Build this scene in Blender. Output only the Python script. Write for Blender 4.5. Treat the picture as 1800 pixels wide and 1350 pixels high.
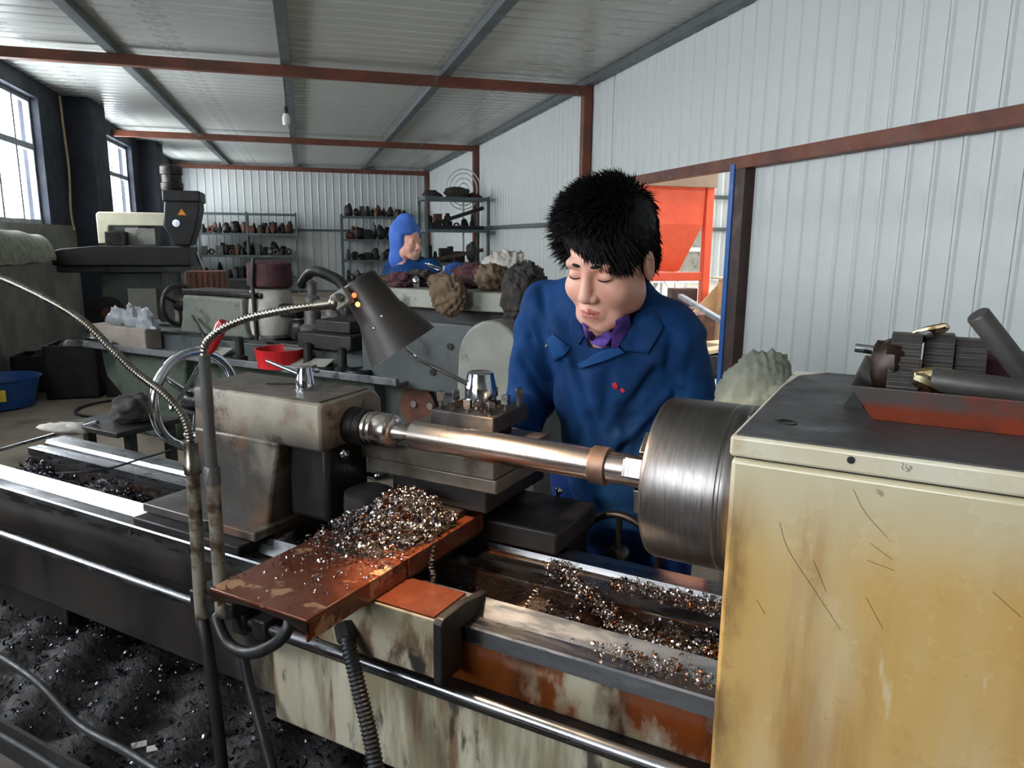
import bpy, math, random
import numpy as np
from mathutils import Vector, Matrix

for o in list(bpy.data.objects): bpy.data.objects.remove(o, do_unlink=True)
scene = bpy.context.scene
COL = scene.collection
rnd = random.Random(7)

# ------------------------------------------------------------------ camera
# world frame: X along the lathe spindle (towards the headstock), Y across it, Z up
EYE = Vector((0, 0, 1.5))
FPX = 1298.95
C2W = np.array([[0.87806273, 0.10047463, -0.46787893],
                [0.47843642, -0.16343554, 0.86277889],
                [0.01021935, -0.98142431, -0.19157738]])
cam_d = bpy.data.cameras.new('camera'); cam = bpy.data.objects.new('camera', cam_d); COL.objects.link(cam)
cam_d.sensor_width = 36; cam_d.lens = FPX / 1800 * 36; cam_d.clip_start = .02; cam_d.clip_end = 200
mw = Matrix.Identity(4)
for r in range(3):
    mw[r][0] = C2W[r][0]; mw[r][1] = -C2W[r][1]; mw[r][2] = -C2W[r][2]; mw[r][3] = EYE[r]
cam.matrix_world = mw
scene.camera = cam
ROOM = 0.769463                       # the room is turned against the lathe
CR, SR_ = math.cos(ROOM), math.sin(ROOM)
def RW(x, y, z=0): return Vector((CR * x - SR_ * y, SR_ * x + CR * y, z))   # room -> world
def ray(u, v):
    d = C2W @ np.array([(u - 900) / FPX, (v - 675) / FPX, 1.]); return Vector(d)
def py(u, v, y): d = ray(u, v); return EYE + d * (y / d.y)
def pz(u, v, z): d = ray(u, v); return EYE + d * ((z - EYE.z) / d.z)
def rray(u, v):
    d = ray(u, v); return Vector((CR * d.x + SR_ * d.y, -SR_ * d.x + CR * d.y, d.z))
def rpy(u, v, y): d = rray(u, v); return Vector((0, 0, 1.5)) + d * (y / d.y)     # room coords
def rpx(u, v, x): d = rray(u, v); return Vector((0, 0, 1.5)) + d * (x / d.x)

# ------------------------------------------------------------------ world, light, exposure
world = bpy.data.worlds.new('overcast_sky'); scene.world = world; world.use_nodes = True
bg = world.node_tree.nodes['Background']; bg.inputs[0].default_value = (.965, .975, 1, 1); bg.inputs[1].default_value = 14.0
vs = scene.view_settings
vs.view_transform = 'Standard'; vs.look = 'None'; vs.gamma = 1; vs.use_curve_mapping = False; vs.exposure = 0.38
XL, XR, YF, YB, CEIL = -3.3, 3.62, 22.3, -7.0, 3.5
WIN = [(-2.6, .4), (2.2, 5.4), (8.95, 11.6), (14.55, 17.2), (19.7, 21.6)]   # daylight windows along the left wall (room y); first two unseen, placed for light
WZ0, WZ1 = 1.64, 3.27
def portal(name, loc, rot, sx, sy):
    l = bpy.data.lights.new(name, 'AREA'); l.shape = 'RECTANGLE'; l.size = sx; l.size_y = sy; l.cycles.is_portal = True
    o = bpy.data.objects.new(name, l); COL.objects.link(o); o.location = loc; o.rotation_euler = rot; return o
for (a, b) in WIN:
    portal('window_light_portal', RW(XL - .12, (a + b) / 2, (WZ0 + WZ1) / 2), (0, -math.pi / 2, ROOM), WZ1 - WZ0, b - a)

# ------------------------------------------------------------------ mesh helpers
OFF = {}
def frame(ax):
    ax = Vector(ax).normalized(); h = Vector((0, 0, 1)) if abs(ax.z) < .9 else Vector((1, 0, 0))
    u = ax.cross(h).normalized(); return u, ax.cross(u).normalized(), ax
class MB:
    def __init__(s): s.v = []; s.f = []; s.m = []; s.cm = 0
    def add(s, vs_, fs):
        o = len(s.v); s.v += [tuple(v) for v in vs_]; s.f += [tuple(i + o for i in f) for f in fs]; s.m += [s.cm] * len(fs); return s
    def box(s, x0, x1, y0, y1, z0, z1):
        v = [(x, y, z) for x in (x0, x1) for y in (y0, y1) for z in (z0, z1)]
        return s.add(v, [(0, 1, 3, 2), (4, 6, 7, 5), (0, 4, 5, 1), (2, 3, 7, 6), (0, 2, 6, 4), (1, 5, 7, 3)])
    def obox(s, c, size, rot):
        c = Vector(c); R = rot.to_3x3()
        v = [c + R @ Vector((x * size[0] / 2, y * size[1] / 2, z * size[2] / 2)) for x in (-1, 1) for y in (-1, 1) for z in (-1, 1)]
        return s.add(v, [(0, 1, 3, 2), (4, 6, 7, 5), (0, 4, 5, 1), (2, 3, 7, 6), (0, 2, 6, 4), (1, 5, 7, 3)])
    def bar(s, a, b, w, h=None, up=(0, 0, 1)):
        a = Vector(a); b = Vector(b); d = (b - a); L = d.length; d.normalize(); up = Vector(up)
        if abs(d.dot(up)) > .98: up = Vector((0, 1, 0))
        x = up.cross(d).normalized(); z = d.cross(x)
        R = Matrix((x, d, z)).transposed()
        return s.obox((a + b) / 2, (w, L, h or w), R)
    def rev(s, o, ax, prof, n=24, caps=True):
        o = Vector(o); u, w, a = frame(ax); vs_ = []; fs = []
        for t, r in prof:
            for k in range(n):
                q = 2 * math.pi * k / n; vs_.append(o + a * t + (u * math.cos(q) + w * math.sin(q)) * r)
        m = len(prof)
        for i in range(m - 1):
            for k in range(n):
                k2 = (k + 1) % n; fs.append((i * n + k, i * n + k2, (i + 1) * n + k2, (i + 1) * n + k))
        if caps: fs.append(tuple(reversed(range(n)))); fs.append(tuple((m - 1) * n + k for k in range(n)))
        return s.add(vs_, fs)
    def cyl(s, a, b, r0, r1=None, n=20):
        a = Vector(a); b = Vector(b); return s.rev(a, b - a, [(0, r0), ((b - a).length, r0 if r1 is None else r1)], n)
    def tube(s, path, r, n=10, caps=True):
        P = [Vector(p) for p in path]; N = len(P); vs_ = []; fs = []
        T = [(P[min(i + 1, N - 1)] - P[max(i - 1, 0)]).normalized() for i in range(N)]
        u = frame(T[0])[0]
        for i in range(N):
            u = (u - T[i] * u.dot(T[i])).normalized(); w = T[i].cross(u); rr = r[i] if isinstance(r, (list, tuple)) else r
            for k in range(n):
                q = 2 * math.pi * k / n; vs_.append(P[i] + (u * math.cos(q) + w * math.sin(q)) * rr)
        for i in range(N - 1):
            for k in range(n):
                k2 = (k + 1) % n; fs.append((i * n + k, i * n + k2, (i + 1) * n + k2, (i + 1) * n + k))
        if caps: fs.append(tuple(reversed(range(n)))); fs.append(tuple((N - 1) * n + k for k in range(n)))
        return s.add(vs_, fs)
    def prism(s, poly, axis, a0, a1):
        n = len(poly); vs_ = []
        for a in (a0, a1):
            for p, q in poly: vs_.append({'x': (a, p, q), 'y': (p, a, q), 'z': (p, q, a)}[axis])
        area = sum(poly[i][0] * poly[(i + 1) % n][1] - poly[(i + 1) % n][0] * poly[i][1] for i in range(n))
        flip = (area > 0) != (axis == 'y')
        fs = [tuple(range(n)) if not flip else tuple(reversed(range(n))), tuple(n + i for i in (reversed(range(n)) if not flip else range(n)))]
        for i in range(n):
            j = (i + 1) % n; q = (i, n + i, n + j, j); fs.append(q if not flip else tuple(reversed(q)))
        return s.add(vs_, fs)
    def torus(s, c, ax, R, r, n=40, m=10, sx=1.0):
        c = Vector(c); u, w, a = frame(ax); vs_ = []; fs = []
        for i in range(n):
            q = 2 * math.pi * i / n; d = u * math.cos(q) + w * math.sin(q)
            for k in range(m):
                p = 2 * math.pi * k / m; vs_.append(c + d * (R + r * math.cos(p)) + a * (r * sx * math.sin(p)))
        for i in range(n):
            for k in range(m):
                i2 = (i + 1) % n; k2 = (k + 1) % m; fs.append((i * m + k, i2 * m + k, i2 * m + k2, i * m + k2))
        return s.add(vs_, fs)
    def blob(s, c, rad, seed=0, amp=.25, n=14, m=9, rot=None, flat=None, fr=2.5, ridge=0):
        c = Vector(c); g = random.Random(seed); ph = [[g.uniform(-3, 3) for _ in range(4)] for _ in range(5)]; vs_ = []; fs = []
        for i in range(m + 1):
            th = math.pi * i / m
            for k in range(n):
                f = 2 * math.pi * k / n; d = Vector((math.sin(th) * math.cos(f), math.sin(th) * math.sin(f), math.cos(th)))
                nz = sum(math.sin(fr * (1 + j * .5) * (d.x * p[0] + d.y * p[1] + d.z * p[2]) * .6 + p[3]) / (1 + j * .6) for j, p in enumerate(ph)) / 2
                if ridge: nz = nz * .5 + ridge * sum(.45 - abs(math.sin(fr * (1 + j * .45) * (d.x * p[1] - d.y * p[2] + d.z * p[0]) * .8 + p[3] + 1.2 * nz)) / (1 + j * .35) for j, p in enumerate(ph[:4])) / 1.6
                q = Vector((d.x * rad[0], d.y * rad[1], d.z * rad[2])) * (1 + amp * nz)
                if rot: q = rot @ q
                q = c + q
                if flat is not None and q.z < flat: q.z = flat
                vs_.append(q)
        for i in range(m):
            for k in range(n):
                k2 = (k + 1) % n; fs.append((i * n + k, (i + 1) * n + k, (i + 1) * n + k2, i * n + k2))
        return s.add(vs_, fs)
def setp(o, label=None, cat=None, group=None, kind=None):
    if label: o['label'] = label
    if cat: o['category'] = cat
    if group: o['group'] = group
    if kind: o['kind'] = kind
    return o
def thing(name, label, cat, loc, rz=0, group=None, local=False, kind=None):
    o = bpy.data.objects.new(name, None); COL.objects.link(o); o.location = loc; o.rotation_euler = (0, 0, rz)
    o.empty_display_size = .05
    OFF[o] = Vector((0, 0, 0)) if local else Vector(loc)
    return setp(o, label, cat, group, kind)
def obj(name, mb, mat, parent=None, smooth=40, bevel=0, label=None, cat=None, group=None, kind=None, rz=0, loc=None, seg=2):
    me = bpy.data.meshes.new(name)
    V = np.array(mb.v, float) if not isinstance(mb.v, np.ndarray) else mb.v.astype(float)
    if parent is not None: off = OFF[parent]
    elif loc is not None: off = Vector((0, 0, 0))
    elif rz: off = Vector((0, 0, 0))
    else:
        lo = V.min(0); hi = V.max(0); off = Vector(((lo[0] + hi[0]) / 2, (lo[1] + hi[1]) / 2, lo[2]))
    V = V - np.array(off)
    me.from_pydata(V.tolist(), [], mb.f if isinstance(mb.f, list) else mb.f.tolist())
    mats = mat if isinstance(mat, (list, tuple)) else [mat]
    for m_ in mats: me.materials.append(m_)
    if len(mats) > 1: me.polygons.foreach_set('material_index', np.array(mb.m, dtype=np.int32))
    if smooth:
        me.polygons.foreach_set('use_smooth', np.ones(len(me.polygons), dtype=bool))
        if smooth < 180: me.set_sharp_from_angle(angle=math.radians(smooth))
    me.update()
    o = bpy.data.objects.new(name, me); COL.objects.link(o)
    if parent is not None: o.parent = parent; OFF[o] = off
    else:
        o.location = loc if loc is not None else off; OFF[o] = off
        o.rotation_euler = (0, 0, rz)
    if bevel:
        b = o.modifiers.new('bevel', 'BEVEL'); b.width = bevel; b.segments = seg; b.limit_method = 'ANGLE'; b.angle_limit = math.radians(40)
    return setp(o, label, cat, group, kind)
def copy_tree(o, parent=None):
    c = o.copy(); COL.objects.link(c); OFF[c] = OFF[o]
    if parent is not None: c.parent = parent
    for ch in list(o.children): copy_tree(ch, c)
    return c
def spline(pts, n=8):
    P = [Vector(p) for p in pts]; P = [P[0] * 2 - P[1]] + P + [P[-1] * 2 - P[-2]]; out = []
    for i in range(1, len(P) - 2):
        for k in range(n):
            t = k / n; a, b, c, d = P[i - 1:i + 3]
            out.append(.5 * ((2 * b) + (c - a) * t + (2 * a - 5 * b + 4 * c - d) * t * t + (3 * b - a - 3 * c + d) * t ** 3))
    return out + [P[-2]]

# ------------------------------------------------------------------ materials
def lin(c): return tuple(((x / 255 + .055) / 1.055) ** 2.4 if x > 10 else x / 255 / 12.92 for x in c) + (1,)
def M(name, c, rough=.5, metal=0, c2=None, sc=6, mix=(.35, .65), st=(1, 1, 1), bump=0, bsc=40, layers=(), rvar=.1, spec=.5, coat=0, trans=0, alpha=1, emit=None, es=0, aniso=0):
    m = bpy.data.materials.new(name); m.use_nodes = True; nt = m.node_tree; N = nt.nodes; L = nt.links
    b = N['Principled BSDF']; tc = N.new('ShaderNodeTexCoord')
    def noise(scale, stretch=(1, 1, 1), det=5, rgh=.6, w=0):
        mp = N.new('ShaderNodeMapping'); mp.inputs['Scale'].default_value = stretch; mp.inputs['Location'].default_value = (w, w * .7, w * 1.3)
        L.new(tc.outputs['Object'], mp.inputs[0])
        n = N.new('ShaderNodeTexNoise'); n.inputs['Scale'].default_value = scale; n.inputs['Detail'].default_value = det; n.inputs['Roughness'].default_value = rgh
        L.new(mp.outputs[0], n.inputs['Vector']); return n.outputs['Fac']
    def rng(src, lo, hi, a=0, bb=1, smooth=True):
        r = N.new('ShaderNodeMapRange'); r.interpolation_type = 'SMOOTHSTEP' if smooth else 'LINEAR'
        r.inputs['From Min'].default_value = lo; r.inputs['From Max'].default_value = hi; r.inputs['To Min'].default_value = a; r.inputs['To Max'].default_value = bb
        L.new(src, r.inputs['Value']); return r.outputs['Result']
    def mth(op, x, y):
        n = N.new('ShaderNodeMath'); n.operation = op
        for i, q in enumerate((x, y)):
            if isinstance(q, (int, float)): n.inputs[i].default_value = q
            else: L.new(q, n.inputs[i])
        return n.outputs[0]
    def mixc(f, A, B):
        n = N.new('ShaderNodeMix'); n.data_type = 'RGBA'
        L.new(f, n.inputs['Factor'])
        for k, q in ((6, A), (7, B)):
            if isinstance(q, tuple): n.inputs[k].default_value = q
            else: L.new(q, n.inputs[k])
        return n.outputs[2]
    col = lin(c)
    sep = N.new('ShaderNodeSeparateXYZ'); L.new(tc.outputs['Object'], sep.inputs[0])
    rsock = None
    if c2: col = mixc(rng(noise(sc, st), *mix), col, lin(c2))
    rr = rng(noise(sc * 2.3, st, w=3), .3, .7, max(rough - rvar, .03), min(rough + rvar, 1)); rsock = rr
    for i, ly in enumerate(layers):
        f = rng(noise(ly.get('sc', 5), ly.get('st', (1, 1, 1)), det=ly.get('det', 6), w=5.3 * (i + 1)), ly.get('lo', .5), ly.get('hi', .6))
        for (ax, a, bb) in ly.get('grad', ()):
            f = mth('MULTIPLY', f, rng(sep.outputs['XYZ'.index(ax)], a, bb))
        if 'amt' in ly: f = mth('MULTIPLY', f, ly['amt'])
        col = mixc(f, col, lin(ly['c']))
        if 'rough' in ly:
            n = N.new('ShaderNodeMix'); n.data_type = 'FLOAT'; L.new(f, n.inputs[0]); L.new(rsock, n.inputs[2]); n.inputs[3].default_value = ly['rough']; rsock = n.outputs[0]
    if isinstance(col, tuple): b.inputs['Base Color'].default_value = col
    else: L.new(col, b.inputs['Base Color'])
    L.new(rsock, b.inputs['Roughness']); b.inputs['Metallic'].default_value = metal; b.inputs['Specular IOR Level'].default_value = spec
    b.inputs['Coat Weight'].default_value = coat; b.inputs['Transmission Weight'].default_value = trans; b.inputs['Alpha'].default_value = alpha
    if aniso: b.inputs['Anisotropic'].default_value = aniso
    if emit: b.inputs['Emission Color'].default_value = lin(emit); b.inputs['Emission Strength'].default_value = es
    if bump:
        bp = N.new('ShaderNodeBump'); bp.inputs['Strength'].default_value = 1; bp.inputs['Distance'].default_value = bump
        L.new(noise(bsc, st, det=6), bp.inputs['Height']); L.new(bp.outputs[0], b.inputs['Normal'])
    return m
K = {}
K['panel'] = M('white_panel', (214, 219, 218), .38, c2=(203, 209, 208), sc=1.2, layers=[dict(c=(150, 148, 138), sc=3, st=(3, 3, .6), lo=.6, hi=.8, amt=.35)])
K['ceil'] = M('ceiling_panel', (196, 200, 196), .3, c2=(182, 186, 180), sc=.8)
K['leftwall'] = M('dark_blue_wall', (44, 50, 64), .7, c2=(34, 38, 48), sc=2)
K['lowwall'] = M('grey_plaster', (128, 128, 122), .8, c2=(104, 104, 100), sc=2)
K['rust_beam'] = M('rust_painted_steel', (122, 68, 48), .55, c2=(94, 56, 44), sc=2.5, layers=[dict(c=(120, 116, 112), sc=4, lo=.62, hi=.7)])
K['grey_beam'] = M('grey_purlin', (92, 99, 102), .5, c2=(86, 94, 98), sc=2)
K['darkpost'] = M('dark_brown_post', (74, 50, 44), .5, c2=(58, 40, 38), sc=3)
K['bluepaint'] = M('blue_door_edge', (38, 108, 188), .4, c2=(30, 92, 170), sc=5)
K['frame'] = M('window_frame_paint', (150, 156, 160), .5, c2=(120, 128, 136), sc=6)
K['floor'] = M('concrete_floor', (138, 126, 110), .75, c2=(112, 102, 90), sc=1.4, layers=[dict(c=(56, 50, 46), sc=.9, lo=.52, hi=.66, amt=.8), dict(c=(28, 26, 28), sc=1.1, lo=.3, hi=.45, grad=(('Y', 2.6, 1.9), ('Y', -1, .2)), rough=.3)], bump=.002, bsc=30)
K['hallfloor'] = M('pale_concrete', (196, 186, 170), .8, c2=(176, 166, 150), sc=1.2)
K['steel'] = M('ground_steel', (150, 152, 156), .3, 1, c2=(128, 130, 134), sc=20, st=(.2, 1, 1), layers=[dict(c=(92, 74, 62), sc=14, st=(.3, 1, 1), lo=.6, hi=.85, amt=.4, rough=.45)])
K['shaft'] = M('turned_shaft', (196, 186, 180), .25, 1, c2=(190, 179, 173), sc=60, st=(6, .05, .05), rvar=.02)
K['collar'] = M('brown_collar', (120, 100, 92), .5, .7, c2=(104, 88, 82), sc=30)
K['chuck'] = M('chuck_steel', (134, 132, 132), .36, 1, c2=(120, 116, 114), sc=60, st=(4, .15, .15), rvar=.06)
K['dark_steel'] = M('dark_steel', (70, 68, 68), .42, .85, c2=(48, 46, 46), sc=14)
K['chrome'] = M('chrome', (206, 210, 216), .14, 1, c2=(196, 200, 206), sc=20, rvar=.05)
K['cast'] = M('oily_cast_iron', (42, 40, 40), .5, .2, c2=(28, 26, 28), sc=8, bump=.0008, bsc=120, layers=[dict(c=(82, 54, 36), sc=7, lo=.6, hi=.72, amt=.6)])
K['black'] = M('black_rubber', (20, 20, 22), .5, c2=(30, 30, 32), sc=20)
K['blackmetal'] = M('black_paint', (34, 33, 33), .45, c2=(24, 23, 24), sc=10)
K['cream'] = M('cream_machine_paint', (216, 208, 182), .3, c2=(206, 194, 160), sc=3, coat=.25, rvar=.08, layers=[
    dict(c=(204, 164, 92), sc=3.2, st=(1.6, 1.6, .35), lo=.22, hi=.56, grad=(('Z', 1.25, 1.12),), amt=.92),
    dict(c=(158, 108, 44), sc=6, st=(1.8, 1.8, .22), lo=.5, hi=.7, grad=(('Z', 1.25, 1.16), ('X', 1.5, 1.0)), amt=.8),
    dict(c=(224, 212, 176), sc=30, st=(1, 1, .3), lo=.64, hi=.72, amt=.6),
    dict(c=(92, 62, 36), sc=9, st=(1.2, 1.2, .5), lo=.42, hi=.66, grad=(('X', 1.085, 1.03), ('Z', 1.24, 1.15)), amt=.9),
    dict(c=(90, 66, 44), sc=34, lo=.7, hi=.75, amt=.5)])
K['lidpaint'] = M('lid_paint', (222, 216, 196), .3, c2=(208, 196, 162), sc=5, coat=.25, layers=[dict(c=(176, 140, 86), sc=7, st=(1, 1, .6), lo=.55, hi=.7, amt=.7), dict(c=(80, 60, 44), sc=60, lo=.72, hi=.76)])
K['lidtop'] = M('grimy_lid_top', (76, 74, 76), .5, c2=(62, 60, 62), sc=5, layers=[dict(c=(98, 96, 98), sc=9, lo=.56, hi=.68), dict(c=(34, 32, 34), sc=5, lo=.62, hi=.7, amt=.8, rough=.25)], bump=.0006, bsc=50)
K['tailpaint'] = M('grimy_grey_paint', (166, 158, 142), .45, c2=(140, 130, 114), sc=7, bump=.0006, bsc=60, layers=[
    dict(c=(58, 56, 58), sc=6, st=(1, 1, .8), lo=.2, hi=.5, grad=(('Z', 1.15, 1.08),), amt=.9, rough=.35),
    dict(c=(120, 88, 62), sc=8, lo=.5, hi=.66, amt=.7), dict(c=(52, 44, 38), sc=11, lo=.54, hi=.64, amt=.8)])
K['tailtop'] = M('grimy_tailstock_top', (110, 100, 92), .45, c2=(84, 76, 70), sc=9, layers=[dict(c=(48, 42, 40), sc=7, lo=.52, hi=.66)])
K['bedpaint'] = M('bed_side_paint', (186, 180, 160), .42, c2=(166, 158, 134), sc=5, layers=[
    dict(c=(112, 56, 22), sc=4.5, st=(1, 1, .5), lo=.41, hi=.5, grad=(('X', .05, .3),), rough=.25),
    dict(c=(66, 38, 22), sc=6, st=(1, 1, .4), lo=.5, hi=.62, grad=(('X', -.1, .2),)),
    dict(c=(52, 47, 44), sc=2, lo=.0, hi=.08, grad=(('X', .22, -.02),), rough=.4),  # dark left end: oil stain plus shade put into the colour
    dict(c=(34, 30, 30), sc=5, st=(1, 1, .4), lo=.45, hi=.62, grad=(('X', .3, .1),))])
K['panelpaint'] = M('stained_base_paint', (196, 190, 170), .42, c2=(180, 172, 148), sc=4, coat=.2, layers=[
    dict(c=(122, 112, 86), sc=6, st=(2.5, 2.5, .35), lo=.4, hi=.6, amt=.85), dict(c=(104, 66, 30), sc=5, st=(3, 3, .4), lo=.53, hi=.64, amt=.8), dict(c=(52, 46, 42), sc=9, st=(2, 2, .6), lo=.56, hi=.66, amt=.9)])
K['blockpaint'] = M('saddle_paint', (176, 168, 148), .42, c2=(150, 140, 116), sc=9, layers=[dict(c=(92, 64, 40), sc=10, st=(2, 2, .8), lo=.46, hi=.6, amt=.85), dict(c=(44, 40, 38), sc=12, st=(1.5, 1.5, .8), lo=.55, hi=.66)])
K['slidepaint'] = M('compound_grey', (112, 106, 98), .4, .3, c2=(92, 86, 78), sc=8, layers=[dict(c=(70, 62, 54), sc=10, lo=.55, hi=.7)])
K['rustplate'] = M('oily_rust_plate', (116, 60, 38), .3, .25, c2=(96, 48, 30), sc=6, coat=.3, rvar=.12, layers=[
    dict(c=(142, 76, 40), sc=5, lo=.54, hi=.7, amt=.8), dict(c=(176, 134, 98), sc=11, lo=.57, hi=.61, grad=(('Y', -.12, -.2),), rough=.6), dict(c=(44, 26, 20), sc=14, lo=.6, hi=.72)])
K['darkrust'] = M('dark_rust', (52, 36, 28), .4, .3, c2=(36, 26, 22), sc=10)
K['chip'] = M('steel_chips', (186, 184, 186), .26, 1, c2=(112, 100, 96), sc=60, layers=[dict(c=(120, 72, 46), sc=40, lo=.54, hi=.6), dict(c=(64, 66, 100), sc=30, lo=.6, hi=.66)])
K['chipdark'] = M('dark_oily_chips', (104, 104, 116), .24, .95, c2=(34, 30, 32), sc=60, layers=[dict(c=(70, 78, 110), sc=30, lo=.6, hi=.66)])
K['sludge'] = M('oily_sludge', (30, 24, 22), .35, 0, c2=(46, 30, 20), sc=14, bump=.006, bsc=70, layers=[dict(c=(84, 44, 22), sc=9, lo=.6, hi=.7)])
K['traysludge'] = M('black_sludge', (19, 18, 20), .62, 0, c2=(30, 26, 25), sc=14, bump=.006, bsc=70)
K['lampshade'] = M('charcoal_lamp_shade', (58, 52, 48), .42, .3, c2=(50, 45, 42), sc=5, rvar=.05)
K['gooseneck'] = M('gooseneck_metal', (150, 146, 138), .3, 1, c2=(120, 112, 100), sc=12)
K['polepaint'] = M('grey_pole_paint', (104, 106, 106), .45, .3, c2=(88, 88, 88), sc=12)
K['polerust'] = M('rusty_pole', (160, 154, 140), .45, .4, c2=(84, 66, 52), sc=16, mix=(.45, .6))
K['red'] = M('red_plastic', (206, 40, 44), .35, c2=(186, 30, 36), sc=8)
K['skin'] = M('skin', (232, 180, 160), .48, c2=(224, 162, 144), sc=14, spec=.4, bump=.0002, bsc=300)
K['lip'] = M('lip', (212, 128, 122), .4, c2=(204, 118, 114), sc=40)
K['hair'] = M('black_hair', (20, 18, 20), .62, c2=(13, 12, 14), sc=30, spec=.25)
K['jacket'] = M('blue_workwear', (17, 62, 114), .8, c2=(13, 50, 96), sc=9, spec=.2, bump=.0006, bsc=120)
K['jacket2'] = M('blue_workwear_lining', (24, 76, 136), .8, c2=(20, 66, 122), sc=9, spec=.2)
K['trouser'] = M('blue_trousers', (20, 52, 120), .85, c2=(16, 42, 98), sc=9, spec=.2)
K['purple'] = M('purple_knit', (98, 66, 160), .85, c2=(82, 54, 140), sc=60, bump=.001, bsc=200)
K['redthread'] = M('red_embroidery', (200, 30, 60), .7, c2=(180, 24, 52), sc=60)
K['green'] = M('green_machine_paint', (88, 98, 86), .45, c2=(74, 84, 74), sc=3, layers=[dict(c=(48, 54, 48), sc=4, lo=.52, hi=.7)])
K['greengrey'] = M('grey_green_paint', (82, 88, 87), .45, c2=(70, 75, 77), sc=2, layers=[dict(c=(52, 54, 56), sc=4, lo=.55, hi=.72)])
K['palegrey'] = M('pale_machine_paint', (150, 150, 140), .5, c2=(132, 132, 124), sc=4, layers=[dict(c=(84, 82, 78), sc=6, lo=.56, hi=.7)])
K['tail2paint'] = M('dull_green_grey_paint', (112, 116, 106), .5, c2=(96, 100, 92), sc=4, layers=[dict(c=(70, 70, 66), sc=6, lo=.56, hi=.7)])
K['pangrey'] = M('grey_pan', (128, 130, 132), .4, .3, c2=(104, 106, 110), sc=5, layers=[dict(c=(60, 60, 64), sc=5, lo=.55, hi=.7)])
K['shelf'] = M('grey_green_shelf', (86, 100, 100), .5, c2=(70, 82, 84), sc=4)
K['grime'] = [M('grimy_part_%s' % n, c, .5, mt, c2=tuple(int(x * .7) for x in c), sc=12) for n, c, mt in
              (('dark', (58, 54, 54), .5), ('brown', (84, 68, 58), .2), ('grey', (110, 108, 108), .5), ('rust', (108, 66, 50), .1), ('black', (34, 33, 36), .3))]
K['millpaint'] = M('dark_green_mill_paint', (84, 92, 84), .5, c2=(70, 78, 72), sc=3, layers=[dict(c=(48, 50, 50), sc=4, lo=.55, hi=.7)])
K['ivory'] = M('ivory_paint', (214, 210, 186), .4, c2=(200, 196, 172), sc=4)
K['orange'] = M('orange_machine_paint', (226, 92, 58), .45, c2=(212, 80, 50), sc=2)
K['tanpaint'] = M('tan_primer', (214, 180, 140), .6, c2=(200, 164, 124), sc=3)
K['tandark'] = M('brown_grey_plate', (150, 128, 108), .6, c2=(134, 112, 94), sc=3)
K['whitepaint'] = M('white_steel_paint', (220, 222, 226), .5, c2=(206, 208, 212), sc=3)
K['woodlight'] = M('raw_timber', (206, 186, 150), .7, c2=(190, 168, 132), sc=6, st=(1, 6, 1))
K['cardboard'] = M('grey_cardboard', (150, 140, 130), .7, c2=(130, 120, 110), sc=6)
K['cloth_dark'] = M('dark_rag', (64, 58, 54), .9, c2=(46, 42, 40), sc=14, bump=.004, bsc=30)
K['cloth_brown'] = M('brown_rag', (112, 92, 72), .9, c2=(88, 72, 56), sc=14, bump=.004, bsc=30)
K['cloth_maroon'] = M('maroon_rag', (84, 44, 50), .9, c2=(60, 40, 44), sc=14, bump=.004, bsc=30)
K['cloth_white'] = M('dirty_white_rag', (190, 186, 178), .85, c2=(160, 154, 146), sc=10, bump=.004, bsc=30)
K['cloth_blue'] = M('blue_rag', (40, 84, 156), .9, c2=(32, 66, 128), sc=14, bump=.004, bsc=30)
K['canvas'] = M('grey_green_canvas', (138, 142, 128), .85, c2=(112, 116, 104), sc=9, bump=.003, bsc=40)
K['traypaint'] = M('rust_orange_tray', (140, 60, 34), .55, c2=(98, 44, 30), sc=9, layers=[dict(c=(88, 80, 78), sc=9, st=(1, 1, 1), lo=.3, hi=.5, grad=(('Z', .014, .03),)), dict(c=(58, 36, 32), sc=8, lo=.6, hi=.7)])
K['jawsteel'] = M('grey_jaw_steel', (94, 90, 88), .5, .7, c2=(78, 74, 72), sc=20)
K['gold'] = M('worn_brass_tip', (196, 168, 110), .25, 1, c2=(214, 200, 170), sc=40)
K['pipe'] = M('grey_steel_pipe', (96, 94, 90), .5, .5, c2=(80, 78, 76), sc=16)
K['bluehood'] = M('blue_hood_cloth', (72, 118, 208), .8, c2=(60, 104, 192), sc=8)
K['yellow'] = M('yellow_plastic', (214, 190, 60), .5, c2=(200, 176, 50), sc=8)
K['bluebin'] = M('blue_plastic', (34, 82, 150), .5, c2=(28, 70, 132), sc=4)
K['plastic'] = M('clear_wrap', (190, 194, 198), .2, c2=(160, 166, 172), sc=20, alpha=.6)
K['paper'] = M('off_white_paper', (206, 204, 196), .8, c2=(194, 190, 180), sc=6)
K['bulbglass'] = M('bulb_glass', (226, 226, 220), .15, c2=(214, 214, 208), sc=10)
K['ventglow'] = M('vent_hole_glow', (255, 190, 90), .4, emit=(255, 180, 90), es=3)
K['ventred'] = M('orange_glow', (255, 120, 70), .4, emit=(255, 110, 60), es=2)
K['lampglow'] = M('lit_bulb', (255, 220, 170), .4, emit=(255, 214, 150), es=40)
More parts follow.
